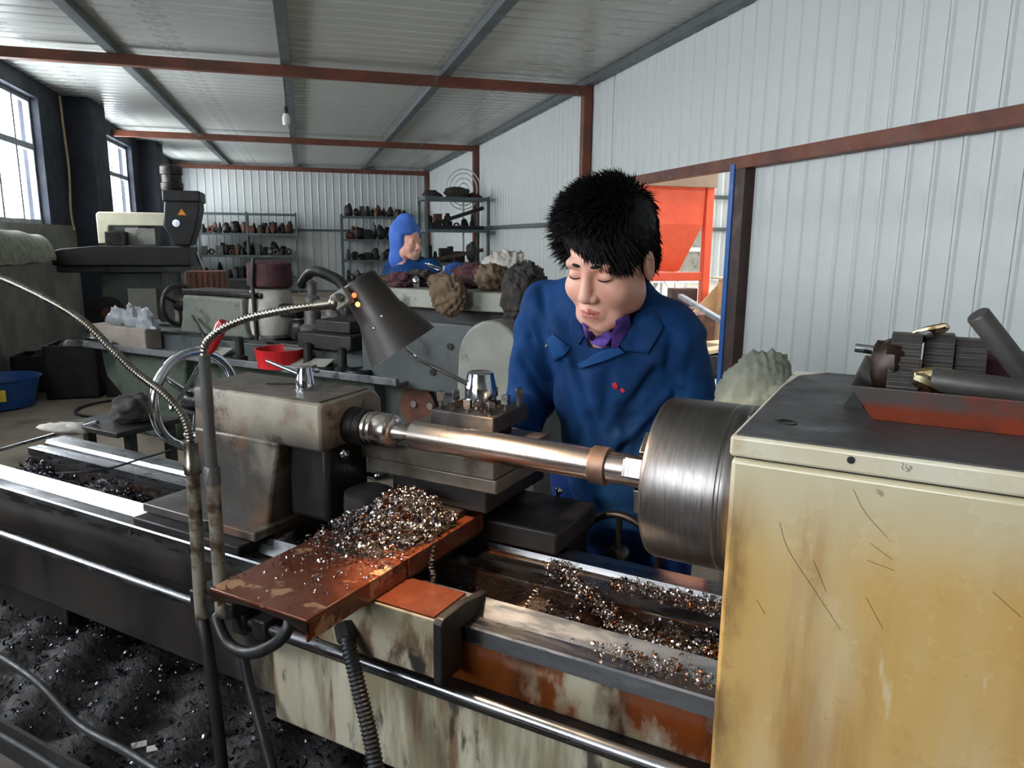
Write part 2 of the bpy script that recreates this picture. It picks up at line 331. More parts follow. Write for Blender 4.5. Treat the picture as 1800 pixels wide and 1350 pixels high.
def glass():
    m = bpy.data.materials.new('dusty_window_glass'); m.use_nodes = True; nt = m.node_tree; N = nt.nodes; L = nt.links
    N.remove(N['Principled BSDF']); out = N['Material Output']
    t = N.new('ShaderNodeBsdfTransparent'); t.inputs[0].default_value = (.95, .97, .98, 1); g = N.new('ShaderNodeBsdfGlossy'); g.inputs['Roughness'].default_value = .08
    n = N.new('ShaderNodeTexNoise'); n.inputs['Scale'].default_value = 4; mr = N.new('ShaderNodeMapRange'); mr.inputs[3].default_value = .03; mr.inputs[4].default_value = .1
    L.new(n.outputs['Fac'], mr.inputs[0]); mx = N.new('ShaderNodeMixShader'); L.new(mr.outputs[0], mx.inputs[0]); L.new(t.outputs[0], mx.inputs[1]); L.new(g.outputs[0], mx.inputs[2]); L.new(mx.outputs[0], out.inputs[0])
    return m
K['glass'] = glass()
# ------------------------------------------------------------------ the room shell (room coordinates, turned by ROOM)
def rs(name, mb, mat, **k):
    return obj(name, mb, mat, rz=ROOM, loc=(0, 0, 0), kind='structure', smooth=0, **k)
rs('floor', MB().box(XL - .3, XR + .11, YB - .2, YF + .2, -.12, 0), K['floor'])
ceiling = rs('ceiling', MB().box(XL - .3, XR + .11, YB - .2, YF + .2, CEIL, CEIL + .1), K['ceil'])
OY0, OY1, OZ = 5.72, 8.6, 2.16              # doorway in the right wall
wr = rs('wall_right', MB().box(XR + .01, XR + .11, YB, OY0, 0, CEIL).box(XR + .01, XR + .11, OY1, YF, 0, CEIL).box(XR + .01, XR + .11, OY0, OY1, OZ, CEIL), K['panel'])
wf = rs('wall_far', MB().box(XL - .24, XR + .11, YF + .01, YF + .12, 0, CEIL), K['panel'])
rs('wall_back', MB().box(XL - .24, XR + .11, YB - .12, YB, 0, CEIL), K['lowwall'])
lw = MB(); lw.box(XL - .24, XL, YB, YF, 0, WZ0); lw.cm = 1; lw.box(XL - .24, XL, YB, YF, WZ1, CEIL)
e = [YB] + [q for w in WIN for q in w] + [YF]
for i in range(0, len(e), 2): lw.box(XL - .24, XL, e[i], e[i + 1], WZ0, WZ1)
for a in (7.2, 12.75, 17.9): lw.box(XL, XL + .34, a, a + .9, 0, CEIL)          # pilasters between the windows
rs('wall_left', lw, [K['lowwall'], K['leftwall']])
def panel_run(parent, prof_fn, spans, pitch, mat, name):
    cache = {}
    for (a, b, lo, hi) in spans:
        n = int(round((b - a) / pitch))
        for i in range(n):
            key = (lo, hi)
            if key not in cache:
                o = obj(name, prof_fn(lo, hi), mat, parent=parent, smooth=0); cache[key] = o
            else:
                o = cache[key].copy(); COL.objects.link(o); o.parent = parent
            yield o, a + i * pitch
P_ = .2
def rp(lo, hi): return MB().prism([(XR + .012, .002), (XR - .003, .004), (XR - .003, .15), (XR - .017, .164), (XR - .017, .184), (XR - .003, .198), (XR + .012, .198)], 'z', lo, hi)
for o, y in panel_run(wr, rp, [(OY1, OY1 + 13.6, 0, CEIL), (OY0, OY0 + 2.8, OZ, CEIL), (OY0 - 6.6, OY0, 0, CEIL)], P_, K['panel'], 'wall_panel'): o.location = (0, y, 0)
def fp(lo, hi): return MB().prism([(.002, YF + .012), (.004, YF - .003), (.15, YF - .003), (.164, YF - .015), (.184, YF - .015), (.198, YF - .003), (.198, YF + .012)], 'z', lo, hi)
for o, x in panel_run(wf, fp, [(XL, XR - .02, 0, CEIL)], P_, K['panel'], 'wall_panel'): o.location = (x, 0, 0)
def cp(lo, hi): return MB().prism([(.002, CEIL + .01), (.004, CEIL - .004), (.03, CEIL - .010), (.05, CEIL - .010), (.075, CEIL - .003), (.248, CEIL - .003), (.248, CEIL + .01)], 'x', lo, hi)
for o, y in panel_run(ceiling, cp, [(1.0, 22.3, XL, XR - .02)], .25, K['ceil'], 'ceiling_panel'): o.location = (0, y, 0)
# frame of beams, posts and girts
n_ = 0
def trim(mb, mat):
    global n_; n_ += 1
    return rs('trim_%d' % n_, mb, mat, bevel=.004)
for y in (3.2, 9.3, 15.7, 22.1):
    trim(MB().box(XL, XR - .02, y - .06, y + .06, CEIL - .2, CEIL - .09), K['rust_beam'])
for x in (-1.88, -.11, 1.72): trim(MB().box(x - .055, x + .055, .5, YF, CEIL - .09, CEIL - .011), K['grey_beam'])
trim(MB().box(XR - .12, XR - .018, .5, YF, CEIL - .09, CEIL - .011), K['grey_beam'])
for y in (9.3, 15.7, 22.1): trim(MB().box(XR - .13, XR - .018, y - .065, y + .065, 0, CEIL - .2), K['rust_beam'])
trim(MB().box(XR - .1, XR - .018, OY0 - 6.4, 9.235, 2.1, 2.2), K['rust_beam'])                       # header over the doorway
trim(MB().box(XR - .1, XR - .018, 9.366, 15.6, 1.7, 1.76), K['grey_beam'])
trim(MB().box(XL, XR - .13, YF - .06, YF - .016, 1.68, 1.74), K['grey_beam'])
dr = rs('door_1', MB().box(XR - .1, XR + .12, OY0 - .17, OY0 - .02, 0, 2.1), K['darkpost'], bevel=.004)
obj('door_edge', MB().box(XR - .11, XR + .14, OY0 - .02, OY0 + .045, 0, 2.14), K['bluepaint'], parent=dr, smooth=0)
for i, (a, b) in enumerate(WIN):
    fr = MB(); X0, X1 = XL - .17, XL - .1
    fr.box(X0, X1, a, a + .06, WZ0, WZ1).box(X0, X1, b - .06, b, WZ0, WZ1).box(X0, X1, a + .06, b - .06, WZ0, WZ0 + .06).box(X0, X1, a + .06, b - .06, WZ1 - .06, WZ1)
    w = rs('window_%d' % (i + 1), fr, K['frame'])
    ztr = 2.64
    obj('transom', MB().box(X0, X1, a + .06, b - .06, ztr - .04, ztr + .04), K['frame'], parent=w, smooth=0)
    cw = (b - a) / 4
    for k in (1, 2, 3): obj('mullion', MB().box(X0, X1, a + k * cw - .028, a + k * cw + .028, WZ0 + .06, WZ1 - .06), K['frame'], parent=w, smooth=0)
    for k in range(4):
        for z0, z1 in ((WZ0 + .06, ztr - .04), (ztr + .04, WZ1 - .06)):
            obj('pane', MB().box(XL - .138, XL - .132, a + k * cw + (.06 if k == 0 else .028), a + (k + 1) * cw - (.06 if k == 3 else .028), z0, z1), K['glass'], parent=w, smooth=0)
    if i > 2: obj('sill', MB().box(XL - .1, XL + .06, a - .05, b + .05, WZ0 - .05, WZ0), K['frame'], parent=w, smooth=0)
# ------------------------------------------------------------------ the hall beyond the doorway
HZ = 6.0
rs('hall_floor', MB().box(XR + .11, 18, -4, 26.2, -.12, 0), K['hallfloor'])
hw = rs('wall_hall', MB().box(XR + .11, 8.4, 26, 26.15, 0, HZ).box(10.1, 18, 26, 26.15, 0, HZ).box(8.4, 10.1, 26, 26.15, 0, 2.75).box(8.4, 10.1, 26, 26.15, 4.6, HZ)
        .box(18, 18.15, -4, 26.15, 0, HZ).box(XR + .11, 18, -4.15, -4, 0, HZ).box(XR + .01, XR + .11, -4, 26, CEIL, HZ), K['panel'])
for o, x in panel_run(hw, lambda lo, hi: MB().prism([(.004, 26.01), (.004, 25.99), (.17, 25.99), (.2, 25.955), (.25, 25.955), (.28, 25.99), (.34, 25.99), (.34, 26.01)], 'z', lo, hi),
                      [(XR + .2, 8.3, 0, HZ), (10.2, 17.9, 0, HZ)], .345, K['panel'], 'wall_panel'): o.location = (x, 0, 0)
rf_ = MB(); ys = [-4, 0.5, 3.0, 8.0, 10.5, 15.5, 18.0, 23.0, 24.5, 26.2]
for i in range(0, len(ys), 2): rf_.box(XR + .01, 18.15, ys[i], ys[i + 1], HZ, HZ + .1)
rf_.box(XR + .01, 6, -4, 26.2, HZ + .02, HZ + .11).box(13, 18.15, -4, 26.2, HZ + .02, HZ + .11)
rs('roof_hall_added', rf_, K['grey_beam'])  # unseen roof with open strips, added to set the hall's daylight
for i in range(1, len(ys) - 1, 2): portal('added_skylight_portal', RW(9.5, (ys[i] + ys[i + 1]) / 2, HZ + .14), (0, 0, ROOM), 7, ys[i + 1] - ys[i])
portal('hall_window_portal', RW(9.25, 26.2, 3.7), (-math.pi / 2, 0, ROOM), 1.7, 1.85)
for z in (1.9, 3.1): trim(MB().box(XR + .2, 17.9, 25.84, 25.95, z, z + .14), K['grey_beam'])
trim(MB().box(9.95, 10.35, 25.4, 25.84, 0, HZ), K['grey_beam'])
# ------------------------------------------------------------------ the lathe in front
AX, AZ = 1.134, 1.125                 # spindle axis: y, z
L1 = thing('engine_lathe', 'large cream and grimy steel lathe turning a long bright shaft', 'lathe', (-1.2, AX, 0))
BX0, BX1 = -2.32, -.1
bedp = [(.957, .845), (.962, .765), (.968, .758), (.968, .58), (1.30, .58), (1.30, .78), (1.31, .86), (1.205, .86), (1.205, .74), (1.05, .74), (1.05, .845)]
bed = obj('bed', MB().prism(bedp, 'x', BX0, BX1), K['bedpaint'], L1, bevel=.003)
obj('guide_way', MB().prism([(.95, .845), (.95, .872), (.953, .875), (.986, .875), (.993, .869), (1.019, .894), (1.046, .869), (1.052, .869), (1.052, .845)], 'x', BX0, BX1), K['steel'], bed, smooth=20)
for yy in ((1.05, 1.056), (1.199, 1.205)): obj('trough_wall', MB().box(BX0, BX1, yy[0], yy[1], .741, .838), K['sludge'], bed)
obj('guide_way', MB().prism([(1.205, .84), (1.200, .845), (1.200, .866), (1.238, .866), (1.242, .862), (1.242, .84)], 'x', BX0, BX1), K['steel'], bed, smooth=20)
obj('guide_way', MB().prism([(1.252, .84), (1.252, .868), (1.258, .878), (1.312, .878), (1.318, .872), (1.318, .84)], 'x', BX0, BX1), K['steel'], bed, smooth=20)
for x in (-1.95, -1.55, -.5): obj('cross_rib', MB().box(x - .02, x + .02, 1.05, 1.205, .7, .8), K['cast'], bed, bevel=.004)
for x in (-1.47, -1.28): obj('bolt_hole', MB().cyl((x, .948, .858), (x, .96, .858), .007, n=10), K['black'], bed)
obj('feed_rod', MB().cyl((-2.26, .918, .768), (-.2, .918, .768), .0105, n=14), K['steel'], L1)
for x in (-1.085, -1.03): obj('rod_bracket', MB().box(x - .018, x + .018, .9, .968, .745, .79), K['blackmetal'], L1, bevel=.004)
ped = obj('base_cabinet', MB().box(-1.03, .6, .93, 1.34, .565, .752), K['panelpaint'], L1, bevel=.006)
obj('drip_ledge', MB().box(-1.03, -.15, .915, .968, .752, .760), K['cast'], ped)
obj('pedestal', MB().box(-.35, .7, .99, 1.32, 0, .565), K['panelpaint'], L1, bevel=.006)
obj('pedestal', MB().box(-2.3, -1.85, 1.0, 1.3, 0, .58), K['cast'], L1, bevel=.006)
tr = MB(); tz = .46
tr.box(-2.35, -.36, .7, 1.42, tz - .02, tz).box(-2.35, -.36, .692, .7, tz - .02, tz + .06).box(-2.35, -.36, 1.42, 1.428, tz - .02, tz + .12).box(-2.358, -2.35, .692, 1.428, tz - .02, tz + .1)
obj('chip_tray', tr, K['cast'], L1)
# headstock
hs = obj('headstock', MB().box(-.172, .85, .86, 1.37, .6, 1.2505), K['cream'], L1, bevel=.006)
lid = obj('lid', MB().box(-.174, .852, .857, 1.372, 1.2535, 1.2785), K['lidpaint'], hs, bevel=.004)
obj('lid_gap', MB().box(-.168, .84, .866, 1.365, 1.250, 1.254), K['black'], hs)
obj('lid_top', MB().prism([(-.168, .862), (.85, .862), (.85, 1.366), (-.12, 1.366), (-.16, 1.31), (-.168, 1.2)], 'z', 1.278, 1.2805), K['lidtop'], hs, bevel=.0008)
obj('screw_hole', MB().cyl((-.044, .8562, 1.2685), (-.044, .862, 1.2685), .0042, n=14), K['black'], hs)
ph_ = pz(1382, 742, 1.2807)
obj('filler_hole', MB().rev((ph_.x, ph_.y, 1.2803), (0, 0, 1), [(0, .0135), (.0012, .0135), (.0012, .010), (.0004, .009)], 20), K['black'], hs)
for k, (x0, y0, x1, y1) in enumerate([(0, 0, 3, 1), (3, 1, 1.5, 5), (1.5, 5, 5, 6), (6, 1, 6, 4), (6, 4, 9, 4.6), (9, 4.6, 9, 7), (9, 7, 6.5, 7), (11, 2, 10.5, 7), (11, 2, 13.5, 3), (13.5, 3, 12, 5)]):   # pencilled scrawl on the lid
    q = lambda a, b: Vector((.004 + a * .0008, .8566, 1.2735 - b * .0013))
    obj('pencil_mark', MB().bar(q(x0, y0), q(x1, y1), .0004, .0004), K['grime'][0], hs, smooth=0)
for pts in ([(1370, 918), (1385, 965), (1420, 1020), (1478, 1108)], [(1500, 860), (1520, 900), (1560, 945)], [(1530, 955), (1570, 985)], [(1522, 1050), (1552, 1105)], [(1430, 985), (1452, 1040)], [(1330, 1055), (1345, 1080)], [(1745, 1040), (1795, 1085)], [(1525, 985), (1572, 1003)]):   # scratches in the paint
    obj('scratch', MB().tube(spline([py(u, v, .8598) for u, v in pts], 4), .00028, 5), K['grime'][3], hs)
ch = obj('chuck', MB().rev((-.335, AX, AZ), (1, 0, 0), [(0, .118), (.004, .1265), (.012, .130), (.112, .130), (.114, .1275), (.118, .1275), (.120, .130), (.134, .130), (.138, .127)], 72), K['chuck'], L1)
obj('back_plate', MB().rev((-.198, AX, AZ), (1, 0, 0), [(0, .12), (.025, .12)], 48), K['dark_steel'], ch)
for k in range(3):
    R = Matrix.Rotation(math.radians(70 + 120 * k), 3, 'X'); c = Vector((-.335, AX, AZ)); jm = MB()
    jm.obox(c + R @ Vector((-.012, 0, .078)), (.03, .032, .078), R); jm.obox(c + R @ Vector((-.034, 0, .05)), (.022, .03, .044), R)
    obj('jaw', jm, K['chuck'], ch, bevel=.002)
sc_ = Vector((-.188, AX - .02, AZ + .125)); obj('key_socket', MB().cyl(sc_, sc_ + Vector((0, -.004, .01)), .006, n=12), K['chrome'], ch)
# tailstock
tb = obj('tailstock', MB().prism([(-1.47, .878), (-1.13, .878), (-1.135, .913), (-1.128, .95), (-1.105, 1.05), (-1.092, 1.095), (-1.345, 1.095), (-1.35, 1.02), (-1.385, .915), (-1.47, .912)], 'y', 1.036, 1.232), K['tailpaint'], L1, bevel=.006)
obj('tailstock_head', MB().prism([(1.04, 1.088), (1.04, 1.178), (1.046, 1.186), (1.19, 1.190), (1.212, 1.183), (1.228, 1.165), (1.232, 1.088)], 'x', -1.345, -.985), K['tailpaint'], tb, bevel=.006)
obj('head_top', MB().prism([(1.048, 1.187), (1.048, 1.1895), (1.19, 1.1925), (1.19, 1.189)], 'x', -1.342, -.99), K['tailtop'], tb)
obj('head_slot', MB().bar((-1.2, 1.11, 1.193), (-1.12, 1.16, 1.193), .006, .002), K['black'], tb)
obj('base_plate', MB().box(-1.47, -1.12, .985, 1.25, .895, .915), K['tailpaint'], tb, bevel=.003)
obj('base_shoe', MB().box(-1.46, -1.13, .952, 1.05, .8755, .895), K['cast'], tb, bevel=.003)
obj('adjusting_screw', MB().cyl((-1.26, .981, .905), (-1.26, .99, .905), .009, n=14), K['black'], tb)
ax = (1, 0, 0)
obj('under_web', MB().box(-1.105, -1.0, 1.07, 1.2, .93, 1.09), K['cast'], tb, bevel=.01)
obj('quill', MB().rev((-.99, AX, AZ), ax, [(0, .0385), (.03, .0385), (.032, .0365), (.048, .0365)], 40), K['dark_steel'], tb)
obj('live_center', MB().rev((-.948, AX, AZ), ax, [(-.012, .025), (0, .028), (.001, .033), (.014, .0345), (.0155, .0338), (.0165, .0345), (.028, .0345), (.0295, .0338), (.0305, .0345), (.06, .0345), (.066, .033), (.072, .026), (.074, .018), (.083, .0175), (.095, .014), (.125, .003)], 40), K['shaft'], tb)
hw_c = Vector((-1.455, AX, AZ))
wh = obj('handwheel', MB().torus(hw_c, ax, .112, .0105, 56, 12, 1.25), K['chrome'], tb)
obj('hub', MB().rev(hw_c - Vector((.03, 0, 0)), ax, [(0, .02), (.005, .026), (.05, .028), (.06, .034), (.112, .034)], 28), K['dark_steel'], wh)
for k in range(3):
    a = math.radians(20 + 120 * k); d = Vector((0, math.cos(a), math.sin(a)))
    obj('spoke', MB().cyl(hw_c + d * .02, hw_c + d * .106, .008, .0065, 12), K['chrome'], wh)
a = math.radians(-118); d = Vector((0, math.cos(a), math.sin(a)))
obj('crank_handle', MB().rev(hw_c + d * .085 + Vector((.005, 0, 0)), ax, [(0, .006), (.02, .009), (.06, .011), (.075, .006)], 16), K['chrome'], wh)
g0 = py(303, 722, 1.06); g1 = py(368, 618, 1.06); g2 = py(393, 566, 1.06)
lv = obj('clamp_lever', MB().tube([g0, g1, g1 + (g2 - g1) * .1], .0055, 10), K['chrome'], tb)
obj('lever_grip', MB().tube([g1, g1 + (g2 - g1) * .15, g1 + (g2 - g1) * .9, g2], [.008, .011, .0125, .009], 14), K['red'], lv, label='red plastic grip')
obj('lever_knuckle', MB().cyl(g0 + Vector((0, 0, .012)), g0 + Vector((.0, .06, -.012)), .009, n=12), K['chrome'], lv)
bz = py(537, 692, 1.118); bz.z = 1.192
lb = obj('clamp_boss', MB().rev(bz, (0, 0, 1), [(-.004, .021), (0, .021), (.001, .0185), (.02, .0185), (.021, .018), (.045, .0145), (.047, .012)], 28), K['chrome'], tb)
h0 = bz + Vector((-.006, -.006, .03)); h1 = py(468, 634, 1.09)
obj('clamp_handle', MB().tube([h0, h0.lerp(h1, .85), h1], [.0045, .004, .003], 10), K['chrome'], lb)
for u, v, y, r in ((604, 797, 1.10, .011), (663, 836, 1.16, .009)):
    p = py(u, v, y); obj('knob', MB().blob(p, (r, r, r), 1, 0, 14, 10), K['chrome'], tb); obj('knob_stem', MB().cyl(p, p + Vector((-.05, .02, -.01)), .005, n=8), K['chrome'], tb)
# carriage, cross slide, tool post
sd = obj('saddle', MB().box(-.935, -.748, .985, 1.255, .895, .925).box(-1.0, -.575, 1.255, 1.46, .882, .93).box(-.98, -.60, 1.33, 1.46, .62, .882), K['cast'], L1, bevel=.006)
obj('apron_face', MB().box(-.98, -.6, 1.46, 1.475, .6, .9), K['cast'], sd, bevel=.004)
obj('cross_slide', MB().box(-.925, -.755, 1.0, 1.47, .93, .968), K['cast'], sd, bevel=.004)
bl = obj('rear_keeper', MB().box(-.865, -.617, .888, .988, .805, .9085), K['blockpaint'], sd, bevel=.003)
obj('keeper_top', MB().box(-.862, -.62, .891, .986, .9085, .9115), K['rustplate'], bl)
obj('wiper', MB().prism([(.884, .80), (.884, .905), (.892, .912), (.955, .912), (.99, .905), (1.03, .90), (1.03, .893), (.99, .872), (.945, .872), (.945, .80)], 'x', -.617, -.601), K['black'], bl, bevel=.002)
obj('pipe_elbow', MB().blob((-.873, .882, .845), (.012, .012, .012), 3, .1), K['cast'], bl)
c1 = obj('slide_cover', MB().box(-.945, -.737, .735, .985, .944, .949).box(-.945, -.941, .745, .985, .912, .944).box(-.741, -.737, .735, .985, .912, .944), K['rustplate'], sd, bevel=.0015)
obj('cover_section', MB().box(-.941, -.733, .98, 1.235, .9465, .9515).box(-.737, -.733, .98, 1.235, .914, .9465).box(-.941, -.937, .98, 1.235, .914, .9465), K['rustplate'], sd, bevel=.0015)
obj('cover_end', MB().prism([(-.945, .944), (-.737, .944), (-.737, .925), (-.78, .936), (-.84, .939), (-.90, .936), (-.945, .925)], 'y', .735, .738), K['darkrust'], c1)
cs = obj('compound_slide', MB().box(-.985, -.665, 1.158, 1.40, 1.052, 1.09), K['slidepaint'], sd, bevel=.003)
obj('slide_base', MB().box(-.975, -.662, 1.163, 1.42, 1.022, 1.052), K['slidepaint'], cs, bevel=.004)
obj('dovetail', MB().box(-.93, -.70, 1.19, 1.45, .968, 1.022), K['cast'], cs, bevel=.004)
obj('swivel_dial', MB().rev((-.93, 1.115, .968), (0, 0, 1), [(-.02, .05), (0, .052), (.03, .05), (.04, .03)], 28), K['cast'], cs)
tp = obj('tool_post', MB().box(-.862, -.712, 1.235, 1.39, 1.118, 1.153), K['jawsteel'], sd, bevel=.003)
obj('post_core', MB().box(-.835, -.74, 1.262, 1.365, 1.09, 1.118), K['cast'], tp)
obj('cutting_tool', MB().box(-.772, -.752, 1.164, 1.3, 1.098, 1.117), K['dark_steel'], tp, bevel=.001)
for (bx, by, hgt) in ((-.847, 1.252, .036), (-.78, 1.25, .026), (-.727, 1.25, .026), (-.848, 1.372, .034), (-.79, 1.374, .03), (-.727, 1.374, .034), (-.726, 1.312, .03), (-.849, 1.312, .028)):
    R = Matrix.Rotation(rnd.uniform(0, 1.5), 3, 'Z')
    b_ = MB().cyl((bx, by, 1.15), (bx, by, 1.153 + hgt - .018), .0055, n=10); b_.obox((bx, by, 1.153 + hgt - .009), (.015, .015, .02), R)
    obj('clamp_bolt', b_, K['steel'], tp, bevel=.001)
hc = (-.787, 1.312, 1.153)
hd = obj('locking_hub', MB().rev(hc, (0, 0, 1), [(0, .022), (.012, .022), (.0125, .033), (.042, .0335), (.043, .033), (.072, .0275), (.074, .025)], 40), K['chrome'], tp)
obj('hub_pin', MB().cyl((-.752, 1.30, 1.175), (-.745, 1.302, 1.175), .005, n=10), K['dark_steel'], hd)
k0 = Vector((-.805, 1.29, 1.203)); k1 = py(740, 632, 1.235); k2 = py(714, 611, 1.225)
obj('locking_lever', MB().tube(spline([k0, k0.lerp(k1, .55), k1, k1.lerp(k2, .5), k2], 5), .0052, 12), K['chrome'], hd)
# handles on the operator's side
for c, r in (((-.535, 1.50, .80), .095),):
    w2 = obj('apron_handwheel', MB().torus(c, (0, 1, 0), r, .009, 48, 10), K['dark_steel'], L1)
    obj('wheel_hub', MB().cyl((c[0], 1.475, c[2]), (c[0], 1.515, c[2]), .022, n=20), K['dark_steel'], w2)
    for k in range(3):
        a = math.radians(90 + 120 * k); obj('spoke', MB().cyl(c, (c[0] + r * math.cos(a), c[1], c[2] + r * math.sin(a)), .007, n=8), K['dark_steel'], w2)
kb = py(983, 862, 1.45)
sl_ = obj('stop_lever', MB().cyl(kb, kb + Vector((-.03, .02, -.08)), .004, n=8), K['chrome'], L1); obj('ball_knob', MB().blob(kb, (.009,) * 3, 1, 0, 14, 10), K['chrome'], sl_)
# work piece
ws = obj('steel_shaft', MB().rev((-.833, AX, AZ), ax, [(0, .0245), (.003, .0275), (.078, .0275), (.0782, .0266), (.128, .0266), (.1285, .0282), (.376, .0282), (.3762, .0272), (.377, .0272), (.378, .0315), (.406, .0315), (.407, .0268), (.55, .0268)], 56), K['shaft'],
         label='bright turned steel shaft held between chuck and live center', cat='shaft', parent=None, smooth=30)
obj('collar', MB().rev((-.456, AX, AZ), ax, [(0, .0312), (.001, .0325), (.029, .0325), (.030, .0312)], 48), K['collar'], ws)
OFF[ws] = Vector(ws.location)
# chips ----------------------------------------------------------------
def chips(n, samp, size, seed=1, curl=(1.2, 5.0)):
    g = np.random.default_rng(seed); mb = MB(); V = []; F = []; o = 0
    for i in range(n):
        p = np.array(samp(g)); s = size * g.uniform(.6, 1.6); r = s * g.uniform(.25, .5); wdt = s * g.uniform(.12, .4); ang = g.uniform(*curl); seg = 4 if ang < 3 else 6
        q = g.normal(size=(3, 3)); q, _ = np.linalg.qr(q); pitch = g.uniform(0, .5) * s
        t = np.linspace(0, ang, seg + 1); c = np.stack([r * np.cos(t), r * np.sin(t), pitch * t / ang], 1)
        a = c @ q.T + p; b = (c + np.array([0, 0, wdt])) @ q.T + p
        V.append(np.stack([a, b], 1).reshape(-1, 3))
        for k in range(seg): F.append((o + 2 * k, o + 2 * k + 1, o + 2 * k + 3, o + 2 * k + 2))
        o += 2 * (seg + 1)
    mb.v = np.concatenate(V); mb.f = F; mb.m = [0] * len(F); return mb
def curl(path, R, turns, wdt, seed=0):
    P = spline(path, 10); mb = MB(); n = int(turns * 9); vs_ = []; fs = []
    for i in range(n + 1):
        t = i / n * (len(P) - 1); k = min(int(t), len(P) - 2); c = P[k].lerp(P[k + 1], t - k); d = (P[k + 1] - P[k]).normalized(); u, w, _ = frame(d)
        a = 2 * math.pi * i / 9; q = c + (u * math.cos(a) + w * math.sin(a)) * R * (1 + .3 * math.sin(i * .37)); vs_ += [q, q + d * wdt]
    for i in range(n): fs.append((2 * i, 2 * i + 1, 2 * i + 3, 2 * i + 2))
    return mb.add(vs_, fs)
# heap on the slide cover: elongated mound against the compound slide
hp = [Vector((-.85, 1.05, .95))]
def mound(x, y):
    return .058 * math.exp(-(((x + .835) / .085) ** 2 + ((y - 1.115) / .075) ** 2)) + .018 * math.exp(-(((x + .84) / .1) ** 2 + ((y - 1.0) / .08) ** 2))
mm = MB(); nx, ny = 22, 26
gx = np.linspace(-.936, -.742, nx); gy = np.linspace(.9, 1.156, ny)
mm.v = [(x, y, .9525 + max(mound(x, y) * (.8 + .2 * math.sin(x * 190) * math.cos(y * 170)) - .012, -.004)) for x in gx for y in gy]
mm.f = [(i * ny + j, (i + 1) * ny + j, (i + 1) * ny + j + 1, i * ny + j + 1) for i in range(nx - 1) for j in range(ny - 1)]; mm.m = [0] * len(mm.f)
heap = obj('chip_heap', mm, K['sludge'], label='heap of curly steel chips on the rusty slide cover', cat='metal chips', kind='stuff')
OFF[heap] = Vector(heap.location)
def s1(g):
    while True:
        x = g.normal(-.835, .062); y = g.normal(1.08, .065)
        if -.942 < x < -.735 and y < 1.155: return x, y, .953 + mound(x, y) * g.uniform(.75, 1.1) + .002
obj('curled_chips', chips(3600, s1, .0085, 3), K['chip'], heap, smooth=0, kind='stuff')
def s1b(g):
    y = 1.0 - abs(g.normal(0, .1)); return g.uniform(-.94, -.74), max(y, .745), .9505 + g.uniform(0, .003)
obj('scattered_chips', chips(330, s1b, .0065, 4), K['chip'], heap, smooth=0, kind='stuff')
obj('long_chip', curl([(-.762, 1.06, .975), (-.732, 1.05, .955), (-.722, 1.03, .92), (-.71, 1.02, .905), (-.70, 1.0, .90)], .005, 22, .0016), K['chip'], heap, smooth=0)
obj('long_chip', curl([(-.90, 1.135, .985), (-.87, 1.14, .998), (-.85, 1.14, .992)], .004, 9, .0014), K['chip'], heap, smooth=0)
# chips between the ways by the headstock
def bedh(x, y): return .80 + .03 * max(0, min(1, (x + .62) / .4)) + .014 * math.sin(x * 21 + y * 11) + .012 * math.sin(x * 47 - y * 33)
mm = MB(); gx = np.linspace(-1.05, -.17, 60); gy = np.linspace(1.052, 1.2, 14)
mm.v = [(x, y, bedh(x, y) - .006) for x in gx for y in gy]; mm.f = [(i * 14 + j, (i + 1) * 14 + j, (i + 1) * 14 + j + 1, i * 14 + j + 1) for i in range(59) for j in range(13)]; mm.m = [0] * len(mm.f)
bc = obj('bed_chips', mm, K['sludge'], label='brown oily chip layer between the lathe ways below the shaft', cat='metal chips', kind='stuff'); OFF[bc] = Vector(bc.location)
def s2(g):
    x = -.18 - abs(g.normal(0, .22)); x = max(x, -.75); y = g.uniform(1.056, 1.198); return x, y, bedh(x, y) + g.uniform(-.002, .01)
obj('dark_chips', chips(1700, s2, .009, 5), K['chipdark'], bc, smooth=0, kind='stuff')
def line(pts):
    P = [Vector(p) for p in pts]
    def f(g):
        k = g.integers(0, len(P) - 1); t = g.uniform(); c = P[k].lerp(P[k + 1], t); return c.x + g.normal(0, .010), c.y + g.normal(0, .012), c.z + abs(g.normal(0, .007))
    return f
pA = [(-.575, 1.235, .872), (-.52, 1.2, .868), (-.46, 1.17, .85), (-.40, 1.13, .84), (-.36, 1.10, .84), (-.31, 1.085, .845), (-.27, 1.07, .85), (-.22, 1.09, .86)]
obj('bright_chips', chips(1700, line(pA), .0085, 6), K['chip'], bc, smooth=0, kind='stuff')
obj('long_chip', curl(pA, .007, 60, .002), K['chip'], bc, smooth=0)
obj('long_chip', curl([(-.575, 1.235, .875), (-.56, 1.19, .868), (-.565, 1.15, .86), (-.575, 1.11, .83)], .006, 22, .002), K['chip'], bc, smooth=0)
def s3(g): return g.uniform(-.45, -.2), 1.222 + g.normal(0, .014), .868 + abs(g.normal(0, .005))
obj('way_chips', chips(800, s3, .008, 8), K['chip'], bc, smooth=0, kind='stuff')
def s3b(g): x = g.normal(-.28, .05); return min(x, -.18), .985 + g.normal(0, .012), .879 + abs(g.normal(0, .004))
obj('way_chips', chips(300, s3b, .008, 9), K['chip'], bc, smooth=0, kind='stuff')
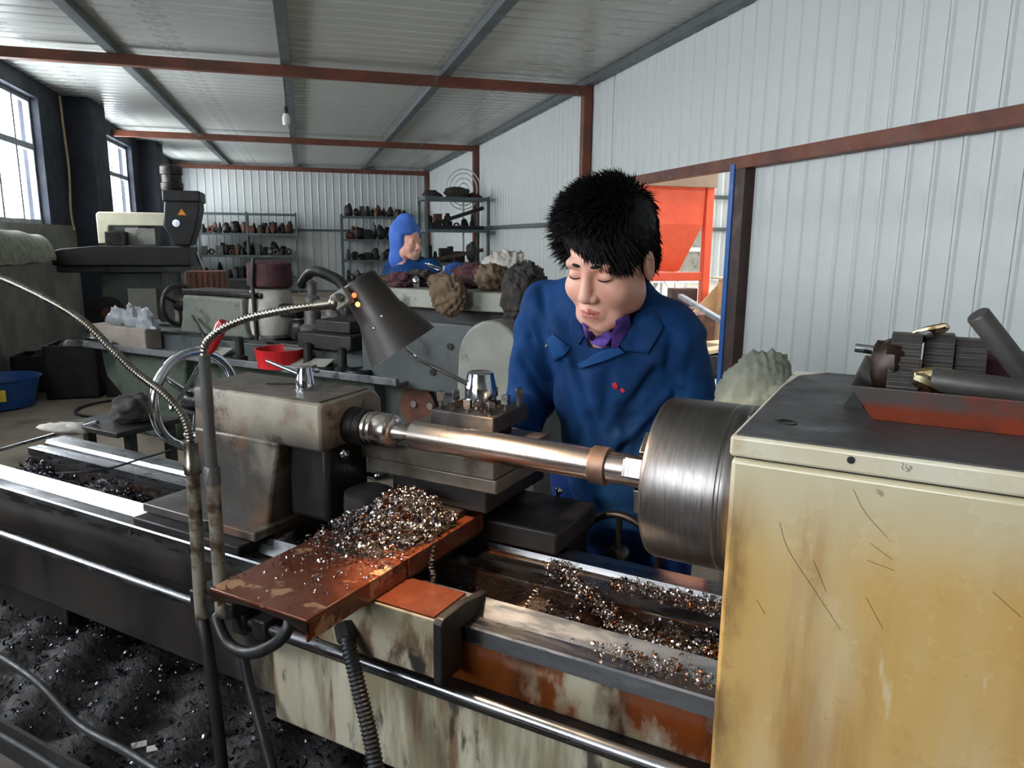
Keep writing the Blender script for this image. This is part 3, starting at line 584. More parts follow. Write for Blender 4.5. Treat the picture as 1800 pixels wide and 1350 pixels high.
# chips in the left part of the bed and on the tool post, ledge and tray
mm = MB(); gx = np.linspace(-2.3, -1.12, 70); bh2 = lambda x, y: .812 + .018 * math.sin(x * 17 + y * 23) + .012 * math.sin(x * 51 - y * 41)
mm.v = [(x, y, bh2(x, y) - .005) for x in gx for y in gy]; mm.f = [(i * 14 + j, (i + 1) * 14 + j, (i + 1) * 14 + j + 1, i * 14 + j + 1) for i in range(69) for j in range(13)]; mm.m = [0] * len(mm.f)
b2 = obj('bed_swarf', mm, K['sludge'], label='blue-black oily swarf lying in the bed behind the tailstock', cat='metal chips', kind='stuff'); OFF[b2] = Vector(b2.location)
def s4(g): x = g.uniform(-2.28, -1.35); y = g.uniform(1.056, 1.198); return x, y, bh2(x, y) + g.uniform(-.003, .008)
obj('dark_chips', chips(2000, s4, .011, 10), K['chipdark'], b2, smooth=0, kind='stuff')
def s5(g):
    x, y = g.uniform(-.84, -.735), g.uniform(1.245, 1.33); return x, y, 1.155 + abs(g.normal(0, .004))
obj('tool_post_chips', chips(190, s5, .006, 11), M('golden_chips', (150, 104, 62), .25, 1, c2=(110, 70, 40), sc=50), label='small golden chips scattered on the square tool post', cat='metal chips', kind='stuff', smooth=0)
th = lambda x, y: tz + .035 + .03 * math.sin(x * 7 + 1) * math.sin(y * 9) + .012 * math.sin(x * 31 + y * 17) + .008 * math.sin(x * 57 - y * 49)
mm = MB(); gx = np.linspace(-2.34, -.37, 90); gy = np.linspace(.702, 1.415, 36)
mm.v = [(x, y, th(x, y)) for x in gx for y in gy]; mm.f = [(i * 36 + j, (i + 1) * 36 + j, (i + 1) * 36 + j + 1, i * 36 + j + 1) for i in range(89) for j in range(35)]; mm.m = [0] * len(mm.f)
t2 = obj('tray_swarf', mm, K['traysludge'], label='black oily swarf filling the chip tray under the lathe bed', cat='metal chips', kind='stuff'); OFF[t2] = Vector(t2.location)
def s6(g): x = g.uniform(-2.3, -.7); y = g.uniform(.72, 1.35); return x, y, th(x, y) + g.uniform(0, .01)
obj('dark_chips', chips(3600, s6, .013, 12), K['chipdark'], t2, smooth=0, kind='stuff')
for u, v, w_ in ((240, 1268, .03), (265, 1292, .02)):
    p = pz(u, v, tz + .06); p.z = th(p.x, p.y) + .012
    obj('paper_scrap', MB().obox(p, (w_, .012, .002), Matrix.Rotation(.9, 3, 'Z') @ Matrix.Rotation(.5, 3, 'X')), K['paper'], label='torn paper scrap lying on the black tray swarf', cat='paper', group='paper scraps in the chip tray', smooth=0)
# ------------------------------------------------------------------ lamp and coolant gooseneck
def rings(mb, path, r, pitch):      # ribbed metal hose
    P = spline(path, 24); d = [0]
    for i in range(1, len(P)): d.append(d[-1] + (P[i] - P[i - 1]).length)
    n = int(d[-1] / (pitch / 4)); pts = []; rr = []; k = 0
    for i in range(n + 1):
        s = d[-1] * i / n
        while k < len(P) - 2 and d[k + 1] < s: k += 1
        t = (s - d[k]) / max(d[k + 1] - d[k], 1e-9); pts.append(P[k].lerp(P[k + 1], t)); rr.append(r * (1.0 if i % 4 in (0, 1) else .84))
    return mb.tube(pts, rr, 10)
YP = .87
pb = py(388, 1040, YP); pm = py(373, 832, YP); pt = py(359, 625, YP)
lamp = thing('work_lamp', 'charcoal cone work lamp on a ribbed gooseneck arm', 'lamp', (pb.x, pb.y, pb.z - .05))
obj('lower_pole', MB().tube([pb + Vector((0, 0, -.05)), pb, pm], .0125, 14), K['polerust'], lamp)
obj('pole_coupling', MB().rev(pm - Vector((0, 0, .02)), (0, 0, 1), [(0, .0145), (.03, .0145), (.034, .012)], 8), K['polepaint'], lamp)
obj('upper_pole', MB().tube([pm, pt], .0105, 14), K['polepaint'], lamp)
arm = [pt, py(361, 608, YP), py(372, 592, YP), py(398, 574, YP + .005), py(440, 558, YP + .015), py(500, 545, YP + .025), py(556, 537, YP + .035)]
obj('flexible_arm', rings(MB(), arm, .0072, .0075), K['gooseneck'], lamp, smooth=60)
j0 = py(556, 537, YP + .035); j1 = py(590, 533, YP + .04); j2 = py(604, 522, YP + .042)
obj('arm_ferrule', MB().cyl(j0, j1, .009, n=14), K['gooseneck'], lamp)
obj('swivel_ball', MB().blob(j1, (.012,) * 3, 1, 0, 16, 12), K['gooseneck'], lamp)
j3 = py(613, 517, YP + .044)
obj('swivel_clamp', MB().bar(j1, j3, .016, .026), K['palegrey'], lamp, bevel=.002)
obj('clamp_screw', MB().cyl(j2 + Vector((0, -.014, 0)), j2 + Vector((0, 0, 0)), .007, n=14), K['gooseneck'], lamp)
st = py(628, 492, YP + .085); sb = py(689, 618, YP + .085)       # shade axis: closed end, mouth
ad = (sb - st).normalized(); sl = (sb - st).length
ad = (ad + Vector((0, .25, 0))).normalized()
sh = obj('lamp_shade', MB().rev(st, ad, [(.004, .001), (.001, .020), (0, .030), (.003, .033), (.066, .0395), (.070, .042), (sl, .0625), (sl + .001, .0632), (sl - .002, .0605), (.070, .040), (.066, .0375), (.006, .031), (.008, .001)], 48, caps=False), K['lampshade'], lamp, smooth=30)
for u, v, y, mt in ((623, 519, 0, 'ventred'), (629, 535, 0, 'ventglow')):
    d = ray(u, v); o_ = EYE - st; # hit the shade's neck cone
    best = None
    for i in range(400):
        p = EYE + d * (.7 + i * .0015); t = (p - st).dot(ad); rr = ((p - st) - ad * t).length
        if 0 < t < .07 and rr < .0335 + t * .09: best = p; break
    if best: obj('vent_glow', MB().blob(best, (.0042, .0042, .0042), 1, 0, 10, 8), K[mt], sh, label='glowing vent hole')  # emissive dots stand in for bulb light showing through the vents
for u, v in ((658, 577), (671, 556)):
    d = ray(u, v)
    for i in range(400):
        p = EYE + d * (.7 + i * .0015); t = (p - st).dot(ad); rr = ((p - st) - ad * t).length
        if .07 < t < sl and rr < .042 + (t - .07) / (sl - .07) * .0205: obj('screw', MB().blob(p, (.003,) * 3, 1, 0, 8, 6), K['chrome'], sh); break
obj('lamp_bulb', MB().blob(st + ad * (sl * .55), (.022, .022, .026), 1, 0, 16, 12), K['lampglow'], lamp)
ll = bpy.data.lights.new('work_lamp_light', 'SPOT'); ll.energy = 18; ll.color = (1, .7, .44); ll.spot_size = math.radians(105); ll.spot_blend = .5; ll.shadow_soft_size = .02
lo = bpy.data.objects.new('work_lamp_light', ll); COL.objects.link(lo); lo.location = st + ad * (sl * .9); lo.rotation_euler = ad.to_track_quat('-Z', 'Y').to_euler()
obj('socket', MB().cyl(st + ad * .01, st + ad * .05, .018, n=16), K['blackmetal'], lamp)
ga = py(352, 1045, YP); gb = py(337, 800, YP); gc = py(333, 782, YP)
goose = thing('coolant_gooseneck', 'bare shiny gooseneck pipe bending away from the lathe beside the lamp pole', 'gooseneck', (ga.x, ga.y, ga.z - .05))
obj('lower_pole', MB().tube([ga + Vector((0, 0, -.06)), ga, gb], .0125, 14), K['polerust'], goose)
obj('pole_coupling', MB().rev(gb - Vector((0, 0, .035)), (0, 0, 1), [(0, .0155), (.02, .0155), (.022, .014), (.06, .0125)], 16), K['gooseneck'], goose)
gp = [gb + Vector((0, 0, .015)), py(331, 755, YP), py(318, 725, YP), py(286, 690, YP - .005), py(240, 655, YP - .01), py(195, 612, YP - .02), py(150, 568, YP - .03), py(90, 530, YP - .04), py(0, 488, YP - .055), py(-90, 462, YP - .07)]
obj('flexible_pipe', rings(MB(), gp, .0078, .006), K['gooseneck'], goose, smooth=60)
obj('pole_bracket', MB().box(ga.x - .03, pb.x + .03, .868, .957, .80, .83), K['cast'], L1, bevel=.003)
hz = ga.z - .05
obj('black_hose', MB().tube(spline([ga + Vector((0, 0, -.05)), py(362, 1120, YP - .01), py(376, 1220, YP - .02), py(388, 1320, YP - .03), py(398, 1420, YP - .04)], 8), .0115, 12), K['black'], label='black hose running straight down from the gooseneck pole', cat='hose')
obj('black_hose', MB().tube(spline([pb + Vector((0, 0, -.045)), py(382, 1090, YP - .01), py(402, 1132, YP - .02), py(440, 1148, YP - .03), py(486, 1130, YP - .03), py(508, 1100, YP - .02), py(508, 1072, YP)], 8), .011, 12), K['black'], label='black hose looping in a U under the slide cover', cat='hose')
obj('black_hose', MB().tube(spline([py(428, 1152, .9), py(440, 1210, .89), py(462, 1290, .87), py(486, 1380, .85)], 8), .010, 12), K['black'], label='thin black hose hanging below the looped hose', cat='hose')
cd_ = [py(606, 1108, .878), py(614, 1140, .86), py(632, 1215, .84), py(652, 1300, .82), py(668, 1390, .8)]
cdo = obj('ribbed_conduit', rings(MB(), cd_, .0135, .007), K['black'], label='ribbed black conduit dropping from the saddle block', cat='conduit', smooth=60)
OFF[cdo] = Vector(cdo.location)
obj('conduit_nut', MB().cyl(py(604, 1098, .882), py(610, 1124, .87), .017, n=8), K['blackmetal'], cdo)
for i, pts in enumerate(([(-40, 1130, .66), (60, 1195, .64), (140, 1275, .62), (220, 1320, .60), (300, 1370, .58)], [(-40, 1270, .55), (40, 1315, .55), (120, 1365, .55)])):
    obj('loose_cable', MB().tube(spline([py(u, v, y) for u, v, y in pts], 8), .0065, 10), K['black'], smooth=60, label=['thick dark cable hanging in front of the chip tray', 'lower dark cable running along the chip tray rim'][i], cat='cable')
# bar, rag and wire at the bed's far end
b0 = py(-60, 808, 1.30); b1 = py(172, 742, 1.42)
obj('steel_bar', MB().bar(b0, b1, .016, .012), K['steel'], label='flat steel bar lying across the end of the lathe bed', cat='bar', bevel=.002)
obj('rag', MB().blob(py(118, 752, 1.38), (.085, .05, .018), 5, .35, 20, 12, rot=Matrix.Rotation(.3, 3, 'Z')), K['cloth_white'], label='white rag wrapped on the steel bar by the bed end', cat='rag', smooth=180)
sq = Vector((b1.x, b1.y, 0)); ss = thing('tool_stool', 'dark steel stool at the lathe bed end carrying a grey rag', 'stool', (sq.x, sq.y + .06, 0))
for dx in (-.11, .11):
    for dy in (.035, .18): obj('leg', MB().box(sq.x + dx - .014, sq.x + dx + .014, sq.y + dy - .014, sq.y + dy + .014, 0, b1.z - .03), K['blackmetal'], ss, smooth=0)
obj('seat_plate', MB().box(sq.x - .14, sq.x + .14, sq.y - .03, sq.y + .21, b1.z - .03, b1.z - .012), K['cast'], ss, bevel=.003)
obj('rag', MB().blob((sq.x + .04, sq.y + .1, b1.z + .025), (.075, .06, .055), 41, .25, 48, 30, flat=b1.z - .0115, fr=2.8, ridge=.9), K['cloth_dark'], label='grey oily rag heaped on the dark steel stool', cat='rag', smooth=180)
obj('wire', MB().tube(spline([pz(98, 832, .90), pz(180, 826, .90), pz(250, 806, .89), pz(285, 796, .885), pz(300, 790, .88)], 6), .003, 8), K['black'], label='thin black wire lying across the lathe ways', cat='wire')
# ------------------------------------------------------------------ things on the headstock
TZ = 1.2805
tq = [pz(1507, 712, TZ), pz(1522, 738, TZ)]
tray = thing('rusty_parts_tray', 'rust-orange steel tray on the headstock lid holding chuck jaws', 'tray', (.15, 1.14, TZ))
ty0, ty1, tx0, tx1 = 1.005, 1.30, -.062, .42
t_ = MB(); n = 10
outer = [(-.062 + .03, ty0 + .015), (tx1, ty0 + .015), (tx1, ty1 - .015), (tx0 + .03, ty1 - .015)]; upper = [(tx0, ty0), (tx1 + .02, ty0), (tx1 + .02, ty1), (tx0, ty1)]
t_.add([(x, y, TZ) for x, y in outer] + [(x, y, TZ + .044) for x, y in upper] + [(x * .985 + .002, y + (.004 if y < 1.1 else -.004), TZ + .044) for x, y in upper] + [(x + (.004 if x < .1 else -.004), y + (.004 if y < 1.1 else -.004), TZ + .004) for x, y in outer],
       [(3, 2, 1, 0)] + [(i, (i + 1) % 4, 4 + (i + 1) % 4, 4 + i) for i in range(4)] + [(4 + i, 4 + (i + 1) % 4, 8 + (i + 1) % 4, 8 + i) for i in range(4)] + [(8 + i, 8 + (i + 1) % 4, 12 + (i + 1) % 4, 12 + i) for i in range(4)] + [(12, 13, 14, 15)])
obj('tray_pan', t_, K['traypaint'], tray, smooth=0, bevel=.004)
JZ = TZ + .006
def jaw(label, u0, u1, vtop, vbot, y, tilt, nst):
    a = py(u0, vbot, y); b = py(u1, vbot, y); w = abs(b.x - a.x); h = py(u0, vtop, y).z - JZ; c = Vector(((a.x + b.x) / 2, y, JZ))
    t = thing('chuck_jaw', label, 'chuck jaw', c, 0, 'stepped chuck jaws in the tray', local=True)
    m_ = MB().prism([(0, 0), (0, h * .28), (.006, h * .30)] + [q for i in range(nst) for q in ((.006 + .03 * i / nst, h * (.32 + .66 * i / nst)), (.011 + .03 * i / nst, h * (.32 + .66 * (i + .55) / nst)))] + [(.042, h), (.075, h), (.075, 0)], 'x', -w / 2, w / 2)
    obj('jaw_body', m_, K['jawsteel'], t, smooth=0, bevel=.0008)
    obj('jaw_foot', MB().box(-w / 2 + .004, w / 2 - .004, -.012, .0, 0, h * .22), K['jawsteel'], t, bevel=.001)
jaw('leftmost stepped chuck jaw standing beside the small bright pin', 1556, 1612, 592, 690, 1.07, 0, 7)
jaw('middle stepped chuck jaw carrying a drill bit on top', 1617, 1672, 592, 680, 1.10, 0, 7)
jaw('stepped chuck jaw standing between the middle jaw and the leaning pipe', 1674, 1732, 602, 680, 1.11, 0, 7)
p0 = py(1503, 611, 1.13); p1 = py(1590, 622, 1.13)
obj('steel_pin', MB().cyl(p0, p1, .0062, n=18), K['chrome'], label='short bright steel pin poking out left of the jaws', cat='pin')
obj('casting_scrap', MB().blob((-.022, 1.13, TZ + .052), (.026, .045, .045), 8, .2, flat=TZ + .004), K['darkrust'], label='dark rusty casting lump behind the small steel pin', cat='metal scrap')
def drill(label, tip, end, r):
    t = thing('drill_bit', label, 'drill bit', tip); d = (end - tip); Ln = d.length; d.normalize()
    obj('shank', MB().rev(tip, d, [(.02, r * .9), (.024, r), (Ln, r)], 24), K['pipe'], t)
    u, w, _ = frame(d); tm = MB()
    for s in (0, math.pi):
        P = []; 
        for i in range(8):
            a = s + i * .22; P.append(tip + d * (.002 + i * .006) + (u * math.cos(a) + w * math.sin(a)) * r * (.35 + .07 * i))
        tm.tube(P, [r * .5, r * .62, r * .62, r * .6, r * .55, r * .45, r * .35, r * .2], 8)
    obj('cutting_tip', tm, K['gold'], t, label='shiny brass-coloured cutting tip')
drill('thick drill bit with golden tip lying along the front of the tray', py(1603, 663, 1.035), py(1830, 694, 1.04), .0155)
drill('small drill bit with golden tip lying on top of the jaws', py(1668, 572, 1.13), py(1615, 592, 1.14), .009)
q0 = py(1718, 552, 1.07); q1 = py(1812, 672, 1.10)
pp = obj('steel_pipe', MB().rev(q0, q1 - q0, [(0, .001), (0, .012), (.002, .0135), ((q1 - q0).length, .0135)], 24), K['pipe'], label='grey round steel bar leaning up out of the tray', cat='steel bar')
obj('tray_back_scrap', MB().box(.06, .4, 1.2, 1.28, TZ + .004, TZ + .07), K['cloth_maroon'], label='dark red steel block at the back of the tray', cat='metal block', bevel=.006)
obj('allen_screw', MB().prism([(-.012, 0), (.014, 0), (.0, .024)], 'y', -.012, .012), K['black'], loc=pz(1500, 714, TZ + .0002), smooth=0, label='small black wedge lying beside the left end of the tray', cat='wedge')
bp_ = py(1342, 705, 1.62)
obj('canvas_bundle', MB().blob(py(1335, 720, 1.5), (.085, .06, .11), 21, .2, 64, 44, fr=2.6, ridge=.9), K['canvas'], smooth=180, label='grey-green canvas bundle behind the headstock next to the chuck', cat='canvas bundle')
obj('canvas_stand', MB().box(-.30, -.10, 1.46, 1.62, 0, 1.06), K['greengrey'], label='narrow grey cabinet under the canvas bundle behind the headstock', cat='cabinet', bevel=.01)
# ------------------------------------------------------------------ people: implicit surfaces turned into continuous meshes
def smin(a, b, k):
    h = np.clip(.5 + .5 * (b - a) / k, 0, 1); return b * (1 - h) + a * h - k * h * (1 - h)
def smax(a, b, k): return -smin(-a, -b, k)
def cap(P, a, b, ra, rb=None):
    a = np.array(a, float); b = np.array(b, float); rb = ra if rb is None else rb
    d = b - a; t = np.clip(((P - a) @ d) / (d @ d), 0, 1); return np.linalg.norm(P - a - t[:, None] * d, axis=1) - (ra + (rb - ra) * t)
def ell(P, c, r):
    q = P - np.array(c, float); r = np.array(r, float); k0 = np.linalg.norm(q / r, axis=1); k1 = np.linalg.norm(q / (r * r), axis=1); return k0 * (k0 - 1) / np.maximum(k1, 1e-9)
def nets(fn, lo, hi, h):
    lo = np.array(lo, float); n = np.ceil((np.array(hi) - lo) / h).astype(int) + 1
    ax_ = [lo[i] + h * np.arange(n[i]) for i in range(3)]
    F = np.empty(n)
    for i in range(n[0]):
        Y, Z = np.meshgrid(ax_[1], ax_[2], indexing='ij'); P = np.stack([np.full(Y.size, ax_[0][i]), Y.ravel(), Z.ravel()], 1)
        F[i] = fn(P).reshape(n[1], n[2])
    ins = F < 0; c = np.array(n) - 1; cnt = np.zeros(c); acc = np.zeros(tuple(c) + (3,))
    sl = lambda d: tuple(slice(d[i], d[i] + c[i]) for i in range(3))
    corners = [(i, j, k) for i in (0, 1) for j in (0, 1) for k in (0, 1)]
    for A in corners:
        for dim in range(3):
            if A[dim]: continue
            B = list(A); B[dim] = 1; fa, fb = F[sl(A)], F[sl(B)]; m = (fa < 0) != (fb < 0)
            t = np.where(m, fa / np.where(m, fa - fb, 1), 0)
            for q in range(3): acc[..., q] += np.where(m, A[q] + (t if q == dim else 0), 0)
            cnt += m
    act = cnt > 0; idx = -np.ones(c, int); idx[act] = np.arange(act.sum())
    ci = np.argwhere(act); V = lo + h * (ci + acc[act] / cnt[act][:, None]); Fs = []
    for dim in range(3):
        u, v = (dim + 1) % 3, (dim + 2) % 3
        a = [slice(None)] * 3; b = [slice(None)] * 3; a[dim] = slice(0, n[dim] - 1); b[dim] = slice(1, n[dim])
        s0, s1 = ins[tuple(a)], ins[tuple(b)]; ch_ = s0 != s1; e = np.argwhere(ch_)
        ok = (e[:, u] > 0) & (e[:, v] > 0) & (e[:, u] < c[u]) & (e[:, v] < c[v]); e = e[ok]; dirn = s0[tuple(e.T)]
        def id_(du, dv):
            k = e.copy(); k[:, u] -= du; k[:, v] -= dv; return idx[tuple(k.T)]
        q = np.stack([id_(1, 1), id_(0, 1), id_(0, 0), id_(1, 0)], 1); q[~dirn] = q[~dirn][:, ::-1]; Fs.append(q)
    m = MB(); m.v = V; m.f = np.concatenate(Fs).tolist(); m.m = [0] * len(m.f); return m
def rotm(a, b, c):
    Z = np.array([[math.cos(a), -math.sin(a), 0], [math.sin(a), math.cos(a), 0], [0, 0, 1]])
    X = np.array([[1, 0, 0], [0, math.cos(b), -math.sin(b)], [0, math.sin(b), math.cos(b)]])
    Y = np.array([[math.cos(c), 0, math.sin(c)], [0, 1, 0], [-math.sin(c), 0, math.cos(c)]]); return Z @ X @ Y
# ---- head in its own frame: face towards -y, up z, the person's left is +x
HS = 1.08
HR = rotm(math.radians(-8), math.radians(22), math.radians(3)); HC = np.array([-.576, 1.488, 1.462])
def h2w(p): return HC + HS * (np.atleast_2d(p) @ HR.T)
def w2h(P): return ((P - HC) @ HR) / HS
NK = w2h(np.array([[-.585, 1.60, 1.30]]))[0]
def head_sdf(P):
    d = ell(P, (0, .014, .046), (.075, .094, .084))
    d = smin(d, ell(P, (0, -.026, -.036), (.063, .064, .078)), .03)
    d = smin(d, cap(P, (-.03, -.066, -.092), (.03, -.066, -.092), .018), .025)
    d = smin(d, cap(P, (-.012, -.078, -.106), (.012, -.078, -.106), .013), .02)
    for s in (-1, 1):
        d = smin(d, ell(P, (s * .050, -.004, -.066), (.018, .03, .034)), .03)
        d = smin(d, ell(P, (s * .041, -.058, -.036), (.026, .026, .026)), .025)
    d = smin(d, cap(P, (-.038, -.079, .022), (.038, -.079, .022), .010), .016)
    for s in (-1, 1): d = smax(d, -(ell(P, (s * .031, -.102, .002), (.019, .017, .012))), .012)
    for s in (-1, 1): d = smin(d, ell(P, (s * .0315, -.073, .000), (.0165, .0135, .0115)), .004)
    d = smin(d, cap(P, (0, -.086, .012), (0, -.107, -.034), .0065, .0115), .012)
    for s in (-1, 1): d = smin(d, ell(P, (s * .0125, -.096, -.040), (.0085, .011, .008)), .006)
    d = smin(d, ell(P, (0, -.086, -.072), (.026, .014, .020)), .012)
    d = smin(d, cap(P, (-.017, -.0925, -.0685), (0, -.0985, -.0662), .0034, .0048), .004); d = smin(d, cap(P, (.017, -.0925, -.0685), (0, -.0985, -.0662), .0034, .0048), .004)
    d = smin(d, cap(P, (-.012, -.0930, -.0766), (.012, -.0930, -.0766), .0052), .004)
    d = smax(d, -cap(P, (-.021, -.0965, -.0718), (.021, -.0965, -.0718), .0013), .003)
    for s in (-1, 1):
        e = ell(P - np.array([s * .077, .014, -.012]), (0, 0, 0), (.0075, .019, .031)); e = smax(e, -ell(P - np.array([s * .085, .010, -.008]), (0, 0, 0), (.006, .012, .02)), .004); d = smin(d, e, .006)
    d = smin(d, cap(P, (0, .03, -.05), tuple(NK), .05, .056), .02)
    return d
hm = nets(lambda P: head_sdf(P), (-.115, -.14, -.24), (.115, .16, .15), .0027)
Vh = np.array(hm.v)
lipd = np.minimum(np.minimum(cap(Vh, (-.017, -.0925, -.0685), (0, -.0985, -.0662), .0034, .0048), cap(Vh, (.017, -.0925, -.0685), (0, -.0985, -.0662), .0034, .0048)), cap(Vh, (-.012, -.0930, -.0766), (.012, -.0930, -.0766), .0052))
fl = np.array([lipd[list(f)].max() for f in hm.f]); hm.m = [1 if x < .0022 else 0 for x in fl]
Vw = h2w(Vh)
# ---- clothes
sR, sL = (-.765, 1.60, 1.335), (-.46, 1.585, 1.28)
eR, eL = (-.835, 1.63, 1.10), (-.405, 1.60, 1.09)
hR, hL = (-.79, 1.475, 1.045), (-.365, 1.52, .995)
def folds(P):
    x, y, z = P[:, 0], P[:, 1], P[:, 2]
    w = .35 * np.sin(9 * x + 4 * z) + .3 * np.sin(13 * z - 7 * y)
    f = np.sin(62 * (x * .75 + z * .5) + 5 * w) * .5 + np.sin(90 * (z * .8 - x * .45 + .3 * y) + 7 * w) * .35 + np.sin(38 * (x * .9 - z * .3) + 4 * w) * .6
    rg = lambda q: .5 - np.abs(np.sin(q))
    g1 = rg(21 * (x * .8 + z * .55) + 1.6 * np.sin(7 * z + 5 * x)) + .8 * rg(33 * (z * .9 - x * .5 + .2 * y) + 2.2 * np.sin(6 * x + 4)) * (.5 + .5 * np.sin(11 * x + 3 * z))
    return f * .45 + g1 * 1.25
def jacket_sdf(P):
    d = cap(P, (-.70, 1.605, 1.335), (-.49, 1.595, 1.30), .082, .08)
    d = smin(d, cap(P, (-.665, 1.60, 1.27), (-.645, 1.69, .98), .10, .092), .06)
    d = smin(d, cap(P, (-.515, 1.595, 1.24), (-.535, 1.69, .98), .105, .115), .06)
    d = smin(d, cap(P, (-.60, 1.59, 1.19), (-.60, 1.665, .98), .11, .105), .05)
    d = smin(d, cap(P, (-.60, 1.70, .98), (-.60, 1.72, .84), .128, .15), .05)
    for s, e_, h in ((sR, eR, hR), (sL, eL, hL)):
        d = smin(d, cap(P, s, e_, .074, .058), .018); d = smin(d, cap(P, e_, h, .058, .045), .014)
    d = smin(d, cap(P, (-.585, 1.60, 1.335), (-.58, 1.575, 1.375), .082, .072), .03)        # stand of the collar
    hole = cap(P, (-.585, 1.535, 1.29), (-.575, 1.53, 1.48), .05, .072)
    d = smax(d, -hole, .012)
    for s, e_, h in ((sR, eR, hR), (sL, eL, hL)):                                          # cuffs end before the hands
        a = np.array(h) - np.array(e_); a = a / np.linalg.norm(a); d = np.maximum(d, np.where(np.linalg.norm(P - np.array(h), axis=1) < .12, (P - np.array(h)) @ a - .0, -1))
    d = d + folds(P) * np.where(P[:, 2] > 1.32, .003, .006)
    for a, b, r in GROOVES: d = smax(d, -cap(P, a, b, r, r * .35), .016)
    for a, b, r in RIDGES: d = smin(d, cap(P, a, b, r, r * .4), .014)
    return d
GROOVES = []; RIDGES = []
def trace(u, v, off=.0, fn=jacket_sdf, t0=1.15):
    d = np.array(ray(u, v)); n = np.linalg.norm(d); d = d / n; t = t0
    for _ in range(120):
        q = fn(np.array([np.array(EYE) + d * t]))[0]
        if q < .0006: break
        t += max(q * .6, .0006)
    return Vector(np.array(EYE) + d * (t - off))
gr_ = [((1190, 690), (1118, 790), .014), ((1150, 655), (1072, 765), .012), ((1002, 610), (1032, 705), .010), ((1105, 740), (1072, 840), .015), ((1042, 735), (1062, 830), .013), ((932, 595), (972, 640), .010), ((918, 640), (958, 692), .011), ((1122, 575), (1108, 640), .009), ((1182, 590), (1172, 668), .011), ((1068, 655), (1062, 740), .009), ((985, 640), (1010, 720), .010), ((950, 500), (962, 570), .009), ((1210, 640), (1165, 700), .010), ((1020, 760), (1005, 820), .009)]
rg_ = [((1172, 690), (1100, 772), .011), ((1140, 640), (1085, 705), .009), ((1045, 655), (1050, 735), .009), ((975, 560), (1004, 640), .008), ((938, 560), (950, 620), .008), ((1205, 600), (1195, 680), .009), ((1090, 765), (1050, 850), .011), ((925, 665), (950, 705), .009)]
G_ = [(tuple(trace(*a, .003)), tuple(trace(*b, .003)), r) for a, b, r in gr_]; R2_ = [(tuple(trace(*a, -.004)), tuple(trace(*b, -.004)), r) for a, b, r in rg_]
GROOVES += G_; RIDGES += R2_
jm_ = nets(jacket_sdf, (-.95, 1.36, .66), (-.24, 1.92, 1.46), .0078)
def trouser_sdf(P):
    d = cap(P, (-.67, 1.74, .88), (-.54, 1.74, .88), .135)
    for s in (-1, 1): d = smin(d, cap(P, (-.605 + s * .085, 1.74, .84), (-.605 + s * .10, 1.72, .48), .095, .075), .03); d = smin(d, cap(P, (-.605 + s * .10, 1.72, .48), (-.605 + s * .105, 1.79, .08), .075, .062), .03)
    return d + folds(P) * .004
tm_ = nets(trouser_sdf, (-.86, 1.55, .05), (-.34, 1.93, 1.05), .013)
def hand_parts(w, e_, fwd, side, down):
    # palm from the wrist along fwd, four fingers curling down, thumb leaving the side of the palm
    w = np.array(w, float); f = np.array(fwd, float); f /= np.linalg.norm(f); s = np.array(side, float); s -= f * (s @ f); s /= np.linalg.norm(s); dn = np.cross(f, s); dn = dn if dn @ np.array(down) > 0 else -dn
    out = [(e_, w, .037, .027), (w, w + f * .045, .027, .026)]
    for i, (o, L) in enumerate(zip((-.030, -.010, .010, .029), (.068, .076, .072, .058))):
        k = w + f * .078 + s * o; out.append((w + f * .03 + s * o * .8, k, .013, .0095)); m = k + f * L * .32 + dn * L * .28; out.append((k, m, .0095, .0088)); out.append((m, m - f * L * .1 + dn * L * .42, .0088, .0075))
    t0 = w + f * .028 - s * .03; t1 = t0 + f * .03 - s * .022 + dn * .015; out += [(t0, t1, .013, .0105), (t1, t1 + f * .028 + dn * .016, .0105, .009)]
    return out
HP = hand_parts((-.788, 1.465, 1.043), eR, (.05, -1, -.25), (1, 0, 0), (0, 0, -1)), hand_parts((-.363, 1.513, .988), eL, (.05, -.8, -.5), (1, 0, 0), (0, -.4, -1))
def mkhand(parts):
    def fn(P):
        d = None
        for a, b, ra, rb in parts:
            q = cap(P, a, b, ra, rb); d = q if d is None else smin(d, q, .006)
        return d
    pts = np.array([p for a, b, _, _ in parts[1:] for p in (a, b)]); return nets(fn, pts.min(0) - .05, pts.max(0) + .04, .004)
def trunk(P):
    d = cap(P, (-.6, 1.60, 1.27), (-.6, 1.70, .9), .09, .10); d = smin(d, cap(P, tuple(NKw), (-.6, 1.60, 1.25), .05, .08), .04); return d
NKw = h2w(NK)[0]
bodym = MB(); 
def append(mb, o2, V=None, mi=None):
    k = len(mb.v); mb.v += [tuple(v) for v in (o2.v if V is None else V)]; mb.f += [tuple(i + k for i in f) for f in o2.f]; mb.m += (o2.m if mi is None else [mi] * len(o2.f))
append(bodym, hm, Vw)
append(bodym, nets(trunk, (-.75, 1.44, .75), (-.45, 1.85, 1.4), .012), mi=0)
for hp_ in HP: append(bodym, mkhand(hp_), mi=0)
per = thing('person', 'person with spiky black hair in a blue work jacket bending over the lathe', 'person', (-.6, 1.75, 0))
obj('body', bodym, [K['skin'], K['lip']], per, smooth=180)
obj('work_jacket', jm_, K['jacket'], per, smooth=180)
obj('work_trousers', tm_, K['trouser'], per, smooth=180)
for s in (-1, 1):
    obj('shoe', MB().blob((-.605 + s * .105, 1.74, .045), (.05, .13, .055), 3, .05, 16, 10, flat=0), K['blackmetal'], per, smooth=180)
